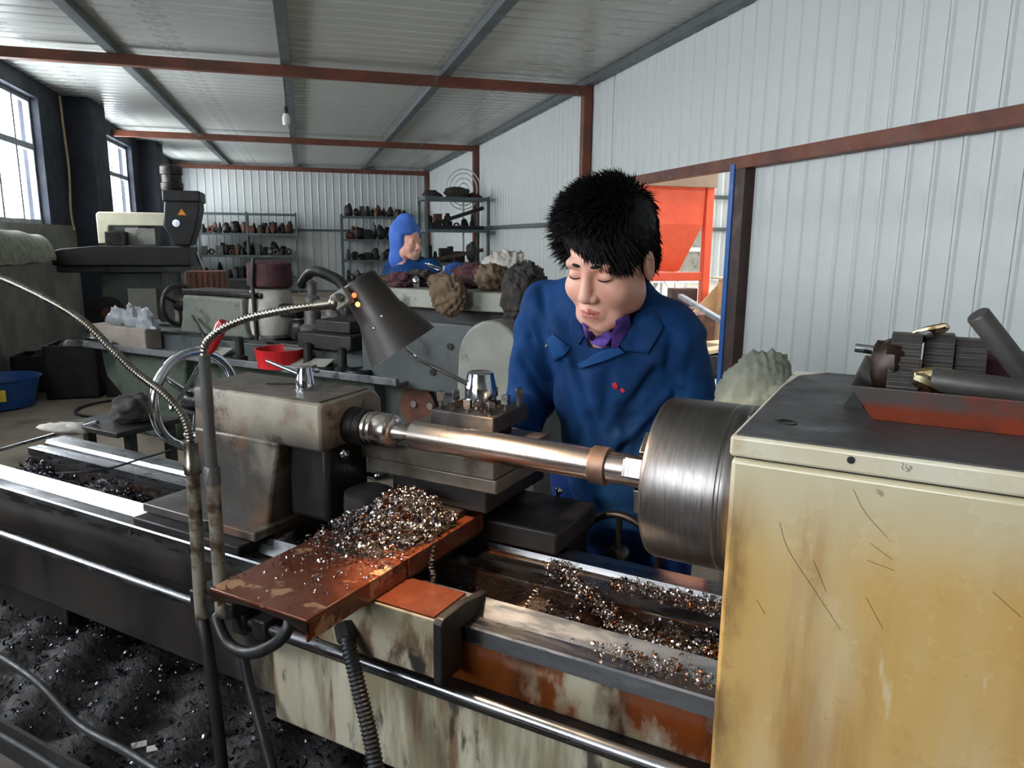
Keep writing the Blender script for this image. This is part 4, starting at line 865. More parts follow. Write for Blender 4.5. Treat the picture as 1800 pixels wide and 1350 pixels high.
# ---- hair
def hair_sdf(P):
    d = ell(P, (-.002, .016, .055), (.087, .105, .089))
    d = smin(d, ell(P, (0, .06, .0), (.074, .058, .07)), .02)
    # keep the face clear: fringe sweeps lower towards the person's left
    x, y, z = P.T
    hair_line = np.clip(.060 - .42 * (x + .035), .026, .074)
    face = np.maximum(np.maximum(y + .052, 0) * 0 + (y + .050), z - hair_line)      # in front of the ears and below the hair line
    side = np.maximum(y - .012, z - .012)
    side = np.maximum(side, -(y + .056))
    low = np.maximum(z + .030, y - .045)
    for c in (face, side, low): d = smax(d, -c, .008)
    d = np.maximum(d, -(z + .085))
    return d
hh = nets(hair_sdf, (-.12, -.12, -.11), (.12, .15, .17), .005)
hair = obj('hair', MB().add(h2w(np.array(hh.v)), hh.f), K['hair'], per, smooth=180)
g = np.random.default_rng(5); Vv = np.array(hh.v); st_ = MB(); VV = []; FF = []; o = 0
idx = g.integers(0, len(Vv), 13000); cen = np.array([0, .018, .05])
cnt_ = 0
for i in idx:
    p = Vv[i] * .97 + cen * .03; nrm = (p - cen) / np.array([.09, .108, .09]) ** 2; nrm /= np.linalg.norm(nrm)
    x, y, z = p; fringe = y < -.045 and z < .085
    if z < -.07 and y < .03: continue
    sst = lambda a, b, q: max(0., min(1., (q - a) / (b - a))) ** 2 * (3 - 2 * max(0., min(1., (q - a) / (b - a))))
    top = sst(.05, .15, z); lft = sst(-.03, -.085, x); rgt = sst(.04, .085, x); frt = sst(.0, -.09, y)
    d0 = np.array([-.2, -.55, .1]) * top + (1 - top) * (np.array([.25, -.45, -.75]) * frt + np.array([0, .25, -.9]) * (1 - frt))
    d0 = d0 * (1 - lft) + np.array([-.5, -.35, .1]) * lft; mixn = .3 + .3 * top * (1 - rgt) + .45 * lft - .16 * rgt; L = (g.uniform(.010, .026) + .016 * top + .02 * lft * g.uniform() ) * (1 - .25 * rgt)
    if fringe: L = g.uniform(.008, .022) + max(0, x + .03) * .3; mixn = .08; d0 = np.array([.5, -.3, -.8])
    d0 = d0 / np.linalg.norm(d0) * (1 - mixn) + nrm * mixn + g.normal(0, .16, 3); d0 /= np.linalg.norm(d0)
    bend = np.array([0, -.25, -.4]) if not fringe else np.array([.1, .35, -.2])
    u = np.cross(d0, g.normal(size=3)); u /= np.linalg.norm(u); w = np.cross(d0, u); r = g.uniform(.0011, .0024)
    for k, (t, rr) in enumerate(((0, 1), (.5, .8), (1, .08))):
        c = p + d0 * L * t + bend * L * .35 * t * t
        for q in range(3):
            a = 2.094 * q; VV.append(c + (u * math.cos(a) + w * math.sin(a)) * r * rr)
    for k in range(2):
        for q in range(3): FF.append((o + 3 * k + q, o + 3 * k + (q + 1) % 3, o + 3 * k + 3 + (q + 1) % 3, o + 3 * k + 3 + q))
    o += 9
st_.v = h2w(np.array(VV)); st_.f = FF; st_.m = [0] * len(FF)
obj('hair_strands', st_, K['hair'], hair, smooth=180, kind='stuff')
for s in (-1, 1):
    P = [(s * (.012 + .036 * t), -.0915 + .026 * t * t, .0225 + .006 * t - .008 * t * t) for t in np.linspace(0, 1, 7)]
    obj('eyebrow', MB().tube(h2w(np.array(P)), [.002, .0034, .0038, .0036, .003, .0022, .001], 8), K['hair'], per)
    P = [(s * (.031 + .0155 * t), -.0868 + .0075 * t * t, -.0062 + .0022 * t * t) for t in np.linspace(-1, 1, 9)]
    obj('eyelashes', MB().tube(h2w(np.array(P)), [.0005, .0010, .0012, .0013, .0013, .0013, .0012, .0010, .0005], 6), K['hair'], per)
    obj('nostril', MB().blob(h2w((s * .0075, -.1035, -.0465))[0], (.0032, .003, .002), 1, 0, 8, 6), K['lip'], per)
# ---- lapels, collar and marks are laid on the jacket where the photo shows them
def patch(name, outline, mat, off=.003, th=.003, sub=4, parent=per):
    # a cloth piece lying on the jacket: the outline's inside is sampled as a fan of strips
    c = (sum(p[0] for p in outline) / len(outline), sum(p[1] for p in outline) / len(outline)); m = MB(); n = len(outline) * sub; ring = []
    for i in range(len(outline)):
        a, b = outline[i], outline[(i + 1) % len(outline)]
        for k in range(sub): ring.append((a[0] + (b[0] - a[0]) * k / sub, a[1] + (b[1] - a[1]) * k / sub))
    R_ = 4; vs_ = []; tv = ray(*c).normalized()
    for f, o_ in ((0, off + th), (1 / 3, off + th), (2 / 3, off + th), (.94, off + th * .9), (1, off), (1, -.002)):
        for (u, v) in ring: vs_.append(trace(c[0] + (u - c[0]) * f, c[1] + (v - c[1]) * f, o_))
    fs = []
    for r in range(5):
        for i in range(n): fs.append((r * n + i, r * n + (i + 1) % n, (r + 1) * n + (i + 1) % n, (r + 1) * n + i))
    return obj(name, m.add(vs_, fs), mat, parent, smooth=60)
patch('lapel', [(1014, 641), (1054, 618), (1086, 608), (1100, 620), (1062, 635), (1020, 648)], K['jacket2'], .006, .006)
patch('lapel', [(1098, 618), (1082, 600), (1110, 560), (1150, 545), (1168, 575), (1140, 622)], K['jacket'], .004, .005)
patch('lapel', [(1000, 562), (1012, 548), (1028, 590), (1018, 606), (1004, 592)], K['jacket'], .003, .004)
patch('pocket_flap', [(960, 598), (972, 586), (1004, 612), (990, 628), (974, 636)], K['jacket2'], .003, .004)
obj('pocket_button', MB().blob(trace(961, 608, .006), (.004,) * 3, 1, 0, 8, 6), K['palegrey'], per)
def neck_sdf(P): return np.minimum(head_sdf(w2h(P)) * HS, trunk(P))
def npatch(name, pts, mat, off):
    vs_ = [trace(u, v, off, lambda P: np.minimum(neck_sdf(P), jacket_sdf(P))) for u, v in pts]; m = MB(); n = len(pts); c = sum(vs_, Vector()) / n
    m.add([c] + vs_, [(0, 1 + i, 1 + (i + 1) % n) for i in range(n)]); o = obj(name, m, mat, per, smooth=60); s = o.modifiers.new('thick', 'SOLIDIFY'); s.thickness = .004; return o
npatch('inner_collar', [(1040, 604), (1062, 586), (1084, 562), (1104, 552), (1108, 572), (1092, 602), (1080, 622), (1072, 604), (1060, 612)], K['purple'], .008)
npatch('inner_collar', [(1024, 566), (1034, 574), (1044, 590), (1042, 600), (1030, 590)], K['purple'], .006)
patch('embroidered_mark', [(1076, 674), (1083, 672), (1087, 680), (1083, 686), (1077, 681)], K['redthread'], .001, .0015, 2)
patch('embroidered_mark', [(1089, 684), (1095, 682), (1099, 688), (1094, 691)], K['redthread'], .001, .0015, 2)
# ---- the other man at the second lathe
man = thing('person', 'person in a blue hood standing behind the rag-covered green lathe', 'person', (-3.42, 4.68, 0))
mc = np.array([-3.40, 4.6, 1.475]); mR = rotm(math.radians(82), math.radians(5), 0)
def man_head(P):
    return head_sdf(((P - mc) @ mR) / 1.08 * 1.0)
def man_trunk(P): return smin(cap(P, (-3.42, 4.68, 1.25), (-3.42, 4.68, .3), .12, .1), cap(P, (-3.42, 4.64, 1.36), (-3.42, 4.68, 1.2), .05, .1), .05)
mb_ = MB(); append(mb_, nets(man_head, mc - np.array([.13, .16, .17]), mc + np.array([.13, .17, .16]), .008)); append(mb_, nets(man_trunk, (-3.6, 4.5, .15), (-3.22, 4.86, 1.42), .03))
obj('body', mb_, K['skin'], man, smooth=180)
def hood(P):
    q = ((P - mc) @ mR); d = ell(q, (0, .035, .05), (.122, .118, .135)); d = smin(d, cap(q, (0, .06, -.02), (0, .07, -.13), .085, .09), .03); d = smin(d, ell(q, (0, .03, .17), (.055, .06, .04)), .04)
    d = smax(d, -np.maximum(q[:, 1] + .03, np.abs(q[:, 2] + .03) - .085), .015); return d
obj('hood', nets(hood, mc - np.array([.17, .17, .26]), mc + np.array([.17, .22, .27]), .012), K['bluehood'], man, smooth=180)
def coat(P):
    d = cap(P, (-3.58, 4.68, 1.27), (-3.26, 4.68, 1.27), .085); d = smin(d, cap(P, (-3.42, 4.68, 1.2), (-3.42, 4.70, .62), .17, .18), .06)
    for s in (-1, 1): d = smin(d, cap(P, (-3.42 + s * .19, 4.68, 1.27), (-3.42 + s * .25, 4.62, 1.02), .07, .055), .03); d = smin(d, cap(P, (-3.42 + s * .25, 4.62, 1.02), (-3.42 + s * .2, 4.45, .98), .055, .045), .02)
    return d + folds(P) * .005
obj('work_jacket', nets(coat, (-3.8, 4.36, .5), (-3.04, 4.95, 1.42), .018), K['jacket'], man, smooth=180)
def legs(P):
    d = None
    for s in (-1, 1):
        q = cap(P, (-3.42 + s * .09, 4.70, .7), (-3.42 + s * .1, 4.70, .07), .09, .065); d = q if d is None else smin(d, q, .03)
    return d
obj('work_trousers', nets(legs, (-3.66, 4.55, -.02), (-3.18, 4.86, .85), .025), K['trouser'], man, smooth=180)
# ------------------------------------------------------------------ the second lathe (green), parallel to the first
Y2 = 3.5
L2 = thing('engine_lathe', 'green lathe with pale lid under heaps of rags, behind the operator', 'lathe', (-3.6, Y2 + .3, 0))
b2_ = obj('bed', MB().box(-5.45, -2.9, Y2 + .1, Y2 + .5, .62, .78), K['greengrey'], L2, bevel=.01)
obj('guide_way', MB().box(-5.45, -2.9, Y2 + .1, Y2 + .2, .78, .8), K['steel'], b2_); obj('guide_way', MB().box(-5.45, -2.9, Y2 + .4, Y2 + .5, .78, .8), K['steel'], b2_)
obj('splash_pan', MB().prism([(Y2 - .12, .655), (Y2 - .12, .70), (Y2 - .1, .70), (Y2 - .08, .67), (Y2 + .68, .67), (Y2 + .68, .655)], 'x', -5.6, -2.6), K['pangrey'], L2, bevel=.004)
obj('tail_pedestal', MB().prism([(-5.55, .655), (-4.55, .655), (-4.6, .35), (-4.75, .0), (-5.2, .0), (-5.22, .2), (-5.5, .42)], 'y', Y2 - .02, Y2 + .6), K['green'], L2, bevel=.02)
obj('middle_panel', MB().box(-4.6, -2.95, Y2 + .05, Y2 + .5, .3, .655), K['green'], L2, bevel=.01)
hb = obj('head_cabinet', MB().box(-2.95, -1.75, Y2, Y2 + .6, .62, 1.03).box(-2.95, -2.86, Y2, Y2 + .6, 0, .62).box(-2.3, -1.75, Y2, Y2 + .6, 0, .62).box(-2.86, -2.3, Y2 + .1, Y2 + .6, 0, .62), K['greengrey'], L2, bevel=.012)
obj('cavity_gear', MB().cyl((-2.58, Y2 + .06, .5), (-2.58, Y2 + .1, .5), .13, n=28), K['grime'][3], hb)
for a in (0, 1): obj('cavity_bolt', MB().cyl((-2.6 + a * .12, Y2 + .045, .52), (-2.6 + a * .12, Y2 + .06, .52), .022, n=10), K['chrome'], hb)
obj('head_recess', MB().box(-2.92, -1.78, Y2 + .06, Y2 + .58, 1.03, 1.11), K['black'], hb)
obj('head_lid', MB().box(-2.98, -1.72, Y2 - .01, Y2 + .62, 1.11, 1.215), K['palegrey'], hb, bevel=.008)
g_ = [(-2.13 + .02 * math.cos(t) if False else -1.96 + .2 * math.cos(t), .86 + .22 * math.sin(t)) for t in np.linspace(0, math.pi, 13)] + [(-2.19, .3), (-1.74, .3)]
obj('gear_guard', MB().prism(g_[::-1], 'y', Y2 - .14, Y2), K['palegrey'], hb, bevel=.015)
for x, z in ((-2.42, .74), (-2.3, .9)): obj('plug', MB().cyl((x, Y2 - .01, z), (x, Y2, z), .02, n=12), K['black'], hb)
t2_ = obj('tailstock', MB().prism([(-4.78, .8), (-4.05, .8), (-4.1, .9), (-4.1, 1.08), (-4.72, 1.08), (-4.74, .92)], 'y', Y2 + .12, Y2 + .42), K['tail2paint'], L2, bevel=.02)
obj('tailstock_top', MB().box(-4.76, -3.95, Y2 + .15, Y2 + .39, 1.08, 1.12), K['dark_steel'], t2_, bevel=.01)
obj('quill', MB().cyl((-4.1, Y2 + .27, 1.0), (-3.7, Y2 + .27, 1.0), .05, n=20), K['dark_steel'], t2_)
hwc = Vector((-4.95, Y2 + .27, .985)); w_ = obj('handwheel', MB().torus(hwc, (1, 0, 0), .15, .018, 40, 10), K['blackmetal'], t2_)
obj('wheel_web', MB().rev(hwc - Vector((.01, 0, 0)), (1, 0, 0), [(0, .05), (.1, .04), (.2, .04)], 20), K['dark_steel'], w_)
for k in range(3):
    a = math.radians(30 + 120 * k); obj('spoke', MB().cyl(hwc, hwc + Vector((0, .14 * math.cos(a), .14 * math.sin(a))), .014, n=8), K['blackmetal'], w_)
cr2 = obj('carriage', MB().box(-3.5, -3.05, Y2 + .02, Y2 + .6, .8, .9).box(-3.42, -3.12, Y2 + .1, Y2 + .45, .9, .98), K['cast'], L2, bevel=.01)
def rest(name, label, cat, mb, mat, group=None, smooth=180, bevel=0): return obj(name, mb, mat, label=label, cat=cat, group=group, smooth=smooth, bevel=bevel)
HT = 1.2155
def lump(u, v, y, r, seed, mat, name, label, cat, z=HT, amp=.28, n=22, m=14):
    p = py(u, v, y); c = Vector((p.x, y, z + r[2] * .55)); return rest(name, label, cat, MB().blob(c, (r[0] * .8, r[1] * .85, r[2] * .72), seed, amp * .9, n + 42, m + 26, flat=z + .0005, fr=3.4, ridge=1.0), mat)
lump(668, 478, 3.62, (.10, .07, .05), 1, K['cloth_brown'], 'rag', 'tan rag at the end of the lid beside the lamp shade', 'rag')
lump(705, 480, 3.60, (.12, .08, .07), 2, K['cloth_maroon'], 'rag', 'maroon rag lying in front of the hooded person', 'rag')
lump(742, 476, 3.75, (.12, .09, .08), 3, K['cloth_dark'], 'rag', 'dark crumpled rag between the maroon rag and the glove', 'rag')
lump(775, 470, 3.60, (.10, .07, .07), 4, K['cloth_brown'], 'glove', 'brown work glove on the lathe lid beside the hanging jacket', 'glove')
lump(800, 460, 3.85, (.09, .07, .11), 5, K['cloth_blue'], 'rag', 'bright blue rag crumpled on the green lathe', 'rag')
lump(835, 455, 3.8, (.20, .10, .11), 6, K['cloth_maroon'], 'cloth_roll', 'maroon rolled cloth between blue rag and white sack', 'cloth roll')
lump(868, 455, 3.65, (.13, .10, .12), 7, K['cloth_brown'], 'rag', 'tan torn rag heaped below the white sack', 'rag')
lump(888, 440, 3.92, (.20, .1, .17), 8, K['cloth_white'], 'sack', 'white folded sack on top of the rag heap', 'sack')
lump(925, 465, 3.66, (.13, .09, .13), 9, K['cloth_dark'], 'rolled_jacket', 'dark olive rolled jacket at the right end of the rag heap', 'jacket')
hj = MB(); jp = [py(u, v, y) for u, v, y in ((760, 500, 3.46), (800, 492, 3.5), (820, 492, 3.5), (812, 520, 3.44), (800, 548, 3.44), (770, 545, 3.43))]
rest('hanging_jacket', 'brown jacket hanging over the edge of the pale lathe lid', 'jacket', MB().blob(py(788, 518, 3.41), (.115, .05, .11), 14, .24, 64, 40, fr=3.4, ridge=1.0), K['cloth_brown'])
rest('hanging_rag', 'black oily rag hanging over the right end of the pale lid', 'rag', MB().blob(py(908, 520, 3.42), (.09, .045, .13), 17, .26, 64, 40, fr=3.4, ridge=1.0), K['cloth_dark'])
p = py(732, 495, 3.48); rest('chrome_tap', 'small shiny chrome fitting hooked on the pale lid edge', 'fitting', MB().blob(p, (.022, .02, .03), 3, .3, 12, 9), K['chrome'])
p = py(762, 455, 3.7); rest('wire_coil', 'loose bright wire coil lying on the dark rag', 'wire', MB().torus((p.x, 3.7, HT + .12), (.2, .4, 1), .05, .006, 24, 6), K['chrome'])
# things on the pan and bed of the second lathe
PZ = .6705
def onpan(u, y): return py(u, 590, y).x
x = onpan(230, Y2 - .0); bx_ = rest('parcel', 'pale wrapped carton lying on the green lathe tail end', 'parcel', MB().box(x - .42, x + .25, Y2 - .06, Y2 + .08, PZ, PZ + .16), K['cardboard'], smooth=0, bevel=.01)
for i, (dx, s) in enumerate(((-.1, .09), (.1, .1), (.26, .08))):
    rest('plastic_bag', ['crumpled clear plastic bag at the outer end of the wrapped carton', 'crumpled clear plastic bag in the middle of the wrapped carton', 'crumpled clear plastic bag on the carton next to the black handwheel'][i], 'bag', MB().blob((x - .05 + dx, Y2 + .01, PZ + .161 + s * .5), (.11, .06, s), 30 + i, .4, 18, 12, flat=PZ + .1605), K['plastic'], group='plastic bags on the carton', smooth=60)
rest('steel_tube', 'short shiny steel tube on the rim of the grey pan', 'tube', MB().cyl((x - .38, Y2 - .098, .7155), (x - .08, Y2 - .098, .7155), .015, n=14), K['chrome'])
x = onpan(470, Y2 + .25); bk = thing('sack', 'white sack with a dark red top behind the lamp arm', 'sack', (x, Y2 + .3, .8))
obj('sack_body', MB().rev((x, Y2 + .3, .8), (0, 0, 1), [(0, .12), (.03, .15), (.2, .16), (.33, .14), (.36, .1)], 24), K['cloth_white'], bk); obj('sack_top', MB().rev((x, Y2 + .3, 1.15), (0, 0, 1), [(0, .13), (.02, .155), (.17, .15), (.19, .1)], 24), K['cloth_maroon'], bk); obj('cord', MB().tube([(x + .02, Y2 + .135, .8), (x + .01, Y2 + .13, 1.2), (x + .02, Y2 + .14, 1.36)], .014, 8), K['blackmetal'], bk)
x = onpan(492, Y2 - .02); tb_ = thing('red_tub', 'bright red round tub on the grey pan under the lamp arm', 'tub', (x, Y2 - .02, PZ + .03))
obj('tub_wall', MB().rev((x, Y2 - .02, PZ + .03), (0, 0, 1), [(0, .15), (.09, .165), (.09, .155), (.02, .14), (.02, .001)], 32, caps=False), K['red'], tb_); obj('tub_base', MB().cyl((x, Y2 - .02, PZ), (x, Y2 - .02, PZ + .03), .15, n=24), K['red'], tb_); obj('oil', MB().cyl((x, Y2 - .02, PZ + .06), (x, Y2 - .02, PZ + .07), .145, n=24), K['black'], tb_)
kinds = [('machine_part', 'grimy metal part lying on the green lathe pan', 'machine part')]
for i in range(16):
    u = 405 + i * 15; y = Y2 + rnd.uniform(-.05, .0) if i % 2 else Y2 + rnd.uniform(.2, .45); x = onpan(u, y); z = PZ if y < Y2 + .05 else .8005
    if -3.55 < x < -3.0 and y > Y2: z = .9
    if i in (3, 4, 5): continue
    mt = K['grime'][rnd.choice((0, 0, 4, 4, 2))]; m_ = MB(); k = i % 4
    if k == 0: m_.blob((x, y, z + .06), (.09, .06, .08), i, .35, 14, 9, flat=z)
    elif k == 1: m_.rev((x, y, z), (0, 0, 1), [(0, .05), (.04, .05), (.05, .03), (.16, .028), (.17, .015)], 14)
    elif k == 2: m_.bar((x - .12, y - .02, z + .02), (x + .12, y + .03, z + .02), .05, .04)
    else: m_.torus((x, y, z + .022), (0, 0, 1), .07, .022, 20, 8)
    rest('machine_part', ['lumpy dark casting lying on the green lathe', 'stepped grimy spindle standing on the green lathe', 'flat steel block lying on the green lathe', 'dark steel ring lying on the green lathe'][k], ['casting', 'spindle', 'steel block', 'steel ring'][k], m_, mt, group=['castings on the green lathe', 'spindles on the green lathe', 'steel blocks on the green lathe', 'steel rings on the green lathe'][k], smooth=40)
for i, (u, v, w) in enumerate(((430, 607, .34), (590, 628, .3))):
    p = pz(u, v, PZ + .05); rest('sheet_offcut', ['pale sheet metal offcut leaning on the pan below the red tub', 'pale sheet offcut on the pan behind the tailstock lever'][i], 'sheet metal', MB().obox((p.x, Y2 - .03, PZ + .045), (w, .12, .006), Matrix.Rotation(.35, 3, 'X') @ Matrix.Rotation(.1, 3, 'Z')), K['palegrey'], smooth=0)
p = py(330, 560, 3.3)
rest('thin_rod', 'thin dark rod leaning against the green lathe tailstock', 'rod', MB().cyl(py(338, 556, Y2 + .08), py(372, 612, Y2 - .06), .012, n=8), K['blackmetal'])
for i, (a, b, c) in enumerate((((555, 470, 4.2), (590, 478, 4.2), (612, 500, 4.2)),)):
    rest('black_hose', 'thick black hose arching beside the far shelf', 'hose', MB().tube(spline([py(530, 500, 4.3), py(548, 478, 4.25), py(575, 483, 4.2), py(605, 505, 4.15), py(612, 560, 4.1), Vector((py(612, 560, 4.1).x, 4.1, .81))], 6), .04, 12), K['black'])
rest('gooseneck_stand', 'grimy upright pump with chrome cap on the green lathe', 'pump', MB().rev((py(550, 560, Y2 + .3).x, Y2 + .3, .8005), (0, 0, 1), [(0, .09), (.1, .09), (.12, .06), (.3, .05), (.32, .03), (.4, .035), (.42, .01)], 18), K['grime'][2], smooth=40)
# ------------------------------------------------------------------ room things: local frames turned with the room
def rthing(name, label, cat, x, y, z=0, group=None): return thing(name, label, cat, RW(x, y, z), ROOM, group, local=True)
# milling machine by the left wall
ml = rthing('milling_machine', 'dark green milling machine with ivory overarm near the left windows', 'milling machine', -2.1, 10.4)
obj('column', MB().box(-.35, .35, -.1, .7, 0, 1.05), K['millpaint'], ml, bevel=.02)
obj('knee_base', MB().box(-.85, .6, -.35, .75, 0, .2), K['millpaint'], ml, bevel=.03)
obj('side_door', MB().box(-.05, .28, -.14, -.1, .45, .85), K['palegrey'], ml, bevel=.01)
obj('pulley_disc', MB().cyl((-.3, -.16, .55), (-.3, -.1, .55), .2, n=32), K['blackmetal'], ml); obj('pulley_hub', MB().cyl((-.3, -.19, .55), (-.3, -.16, .55), .06, n=20), K['grime'][3], ml)
obj('saddle_box', MB().box(-.8, .72, -.2, .6, 1.05, 1.14), K['millpaint'], ml, bevel=.02)
obj('table', MB().prism([(-1.12, 1.14), (-1.02, 1.24), (-.7, 1.34), (-.3, 1.38), (.72, 1.36), (.72, 1.14)], 'y', -.28, .5), K['blackmetal'], ml, bevel=.01)
obj('overarm', MB().prism([(-.36, 1.40), (-.36, 1.76), (-.33, 1.79), (.5, 1.79), (.56, 1.72), (.4, 1.62), (-.22, 1.62), (-.26, 1.40)], 'y', .0, .35), K['ivory'], ml, bevel=.015)
obj('arbor_block', MB().box(-.05, .3, .02, .3, 1.38, 1.6), K['palegrey'], ml, bevel=.01); obj('vise', MB().box(-.25, -.02, -.15, .2, 1.38, 1.55), K['dark_steel'], ml, bevel=.01)
hdm = obj('head', MB().prism([(.42, 1.62), (.46, 1.98), (.85, 1.98), (.86, 1.85), (.8, 1.6), (.72, 1.38), (.56, 1.38)], 'y', -.15, .35), K['blackmetal'], ml, bevel=.02)
obj('head_cap', MB().box(.44, .88, -.18, .38, 1.92, 2.06), K['blackmetal'], hdm, bevel=.02)
obj('motor', MB().rev((.52, .12, 2.06), (0, 0, 1), [(0, .12), (.04, .135), (.1, .135), (.11, .12), (.2, .12), (.21, .135), (.3, .135), (.33, .1)], 24), K['dark_steel'], hdm)
obj('warning_sign', MB().add([(.60, -.154, 1.76), (.70, -.154, 1.76), (.65, -.154, 1.84)], [(0, 1, 2)]), M('orange_sign', (236, 150, 40), .5), hdm, smooth=0, label='orange triangular warning sign')
obj('oil_glass', MB().cyl((.58, -.18, 1.66), (.58, -.15, 1.66), .045, n=18), K['chrome'], hdm)
obj('spindle_nose', MB().rev((.62, .1, 1.1), (0, 0, 1), [(0, .03), (.1, .05), (.28, .06)], 16), K['dark_steel'], hdm)
obj('crank', MB().cyl((.78, -.1, 1.3), (.86, -.14, 1.05), .02, n=8), K['chrome'], hdm)
rc = rthing('rust_crate', 'orange-brown ribbed crate beside the milling machine head', 'crate', -1.12, 9.55)
obj('crate_body', MB().box(-.22, .22, -.2, .2, 0, 1.1), K['grime'][3], rc, bevel=.01)
for i in range(7): obj('crate_slat', MB().box(-.2 + i * .062, -.165 + i * .062, -.215, -.2, .1, 1.08), K['rust_beam'], rc, smooth=0)
# cover lying by the first window, cable, dark boxes and bin on the floor
def tarp():
    m = MB(); nx, ny = 24, 18
    for i in range(nx):
        for j in range(ny):
            a = i / (nx - 1) * 2.4; t = j / (ny - 1); r = math.sin(t * math.pi)
            m.v.append((.05 - .2 * math.cos(t * math.pi), -.98 + a * .8, 1.2 + .36 * r * (.9 + .1 * math.sin(a * 1.3 + .6)) + .008 * math.sin(a * 7 + t * 5)))
    m.f = [(i * ny + j, (i + 1) * ny + j, (i + 1) * ny + j + 1, i * ny + j + 1) for i in range(nx - 1) for j in range(ny - 1)]; m.m = [0] * len(m.f); return m
tp_ = rthing('covered_machine', 'grey cloth-covered machine standing under the nearest window', 'machine', -3.1, 9.15)
obj('cabinet', MB().box(-.17, .22, -.95, .9, 0, 1.2), K['lowwall'], tp_, bevel=.02); obj('cloth_cover', tarp(), K['canvas'], tp_, smooth=180)
cb = [rpx(104, 168, XL + .04), rpx(112, 230, XL + .05), rpx(121, 300, XL + .05), rpx(124, 370, XL + .06), rpx(130, 405, XL + .08)]
obj('wall_cable', MB().tube(spline([RW(p.x, p.y, p.z) for p in cb], 6), .016, 8), K['woodlight'], label='tan cable hanging down beside the nearest window', cat='cable', smooth=60)
for i, (x, y, s, h) in enumerate(((-2.12, 7.8, .22, .5), (-1.7, 7.75, .15, .62), (-2.55, 8.2, .2, .35))):
    t = rthing('dark_crate', ['dark open crate with scrap standing on the floor by the green lathe tail', 'tall narrow dark box beside the dark open crate', 'low black box on the floor under the grey cover'][i], 'crate', x, y)
    w = s; o_ = MB().box(-w, w, -w, -w + .02, 0, h).box(-w, w, w - .02, w, 0, h).box(-w, -w + .02, -w, w, 0, h).box(w - .02, w, -w, w, 0, h).box(-w, w, -w, w, 0, .02)
    obj('crate_walls', o_, K['grime'][4], t); obj('crate_scrap', MB().blob((0, 0, h * .6), (w * .85, w * .85, h * .45), i, .2, 14, 9, flat=.03), K['grime'][0], t)
bn = rthing('blue_bin', 'blue plastic bin with a yellow label on the floor', 'bin', -2.62, 7.35)
obj('bin_body', MB().rev((0, 0, 0), (0, 0, 1), [(0, .2), (.02, .24), (.26, .3), (.27, .32), (.25, .29), (.03, .22), (.03, .001)], 28, caps=False), K['bluebin'], bn); q_ = rpy(22, 668, 7.05); obj('bin_label', MB().box(.0, .13, -.285, -.272, .1, .2), K['yellow'], bn, bevel=.004)
obj('cable_ring', MB().torus(RW(-1.6, 7.05, .012), (0, 0, 1), .36, .012, 40, 6), K['black'], label='black cable ring lying on the concrete floor', cat='cable')
st2 = RW(-1.05, 6.55, 0)
# bulb hanging from the purlin
bu = rthing('ceiling_bulb', 'bare white bulb hanging from the middle ceiling purlin', 'bulb', -.14, 10.0, 2.85)
obj('bulb_glass', MB().rev((0, 0, 0), (0, 0, 1), [(0, .01), (.02, .045), (.1, .05), (.15, .03)], 16), K['bulbglass'], bu); obj('bulb_socket', MB().cyl((0, 0, .15), (0, 0, .23), .025, n=12), K['blackmetal'], bu); obj('bulb_cord', MB().cyl((0, 0, .23), (0, 0, .57), .006, n=6), K['black'], bu)
# shelving
def clutter(prefix, x0, x1, y, z, depth, n, seed, tier, hmax):
    g = random.Random(seed); x = x0; k = 0
    kinds = ['lumpy casting', 'round steel ring', 'stepped shaft', 'square block']
    while x < x1 - .1:
        w = g.uniform(.10, .24); h = g.uniform(.5, 1.05) * hmax; k = g.randrange(4); mt = K['grime'][g.choice((0, 0, 1, 2, 3, 4, 4))]; m = MB(); c = x + w / 2; yy = y + g.uniform(-.1, .1) * depth
        if c + w / 2 > x1: break
        if k == 0: m.blob((0, 0, h * .45), (w * .5, min(depth * .4, w * .5), h * .5), g.randrange(99), .25, 12, 8, flat=0)
        elif k == 1: m.torus((0, 0, w * .5), (.15, 1, 0), w * .36, w * .14, 16, 7)
        elif k == 2: m.rev((0, 0, 0), (0, 0, 1), [(0, w * .44), (h * .4, w * .44), (h * .42, w * .3), (h * .66, w * .28), (h * .68, w * .2), (h * .8, w * .18)], 12)
        else: m.box(-w * .42, w * .42, -depth * .4, depth * .4, 0, h * .8)
        p = RW(c, yy, z + (0 if k != 1 else 0)); o = obj('stored_part', m, mt, loc=p, rz=ROOM + g.uniform(-.3, .3) * 0, smooth=40, bevel=.006 if k == 3 else 0,
            label='%s stored on the %s tier of the %s' % (kinds[k], tier, prefix), cat=kinds[k].split()[-1], group='%ss on the %s tier of the %s' % (kinds[k], tier, prefix))
        x += w * 1.0 + g.uniform(.0, .02)
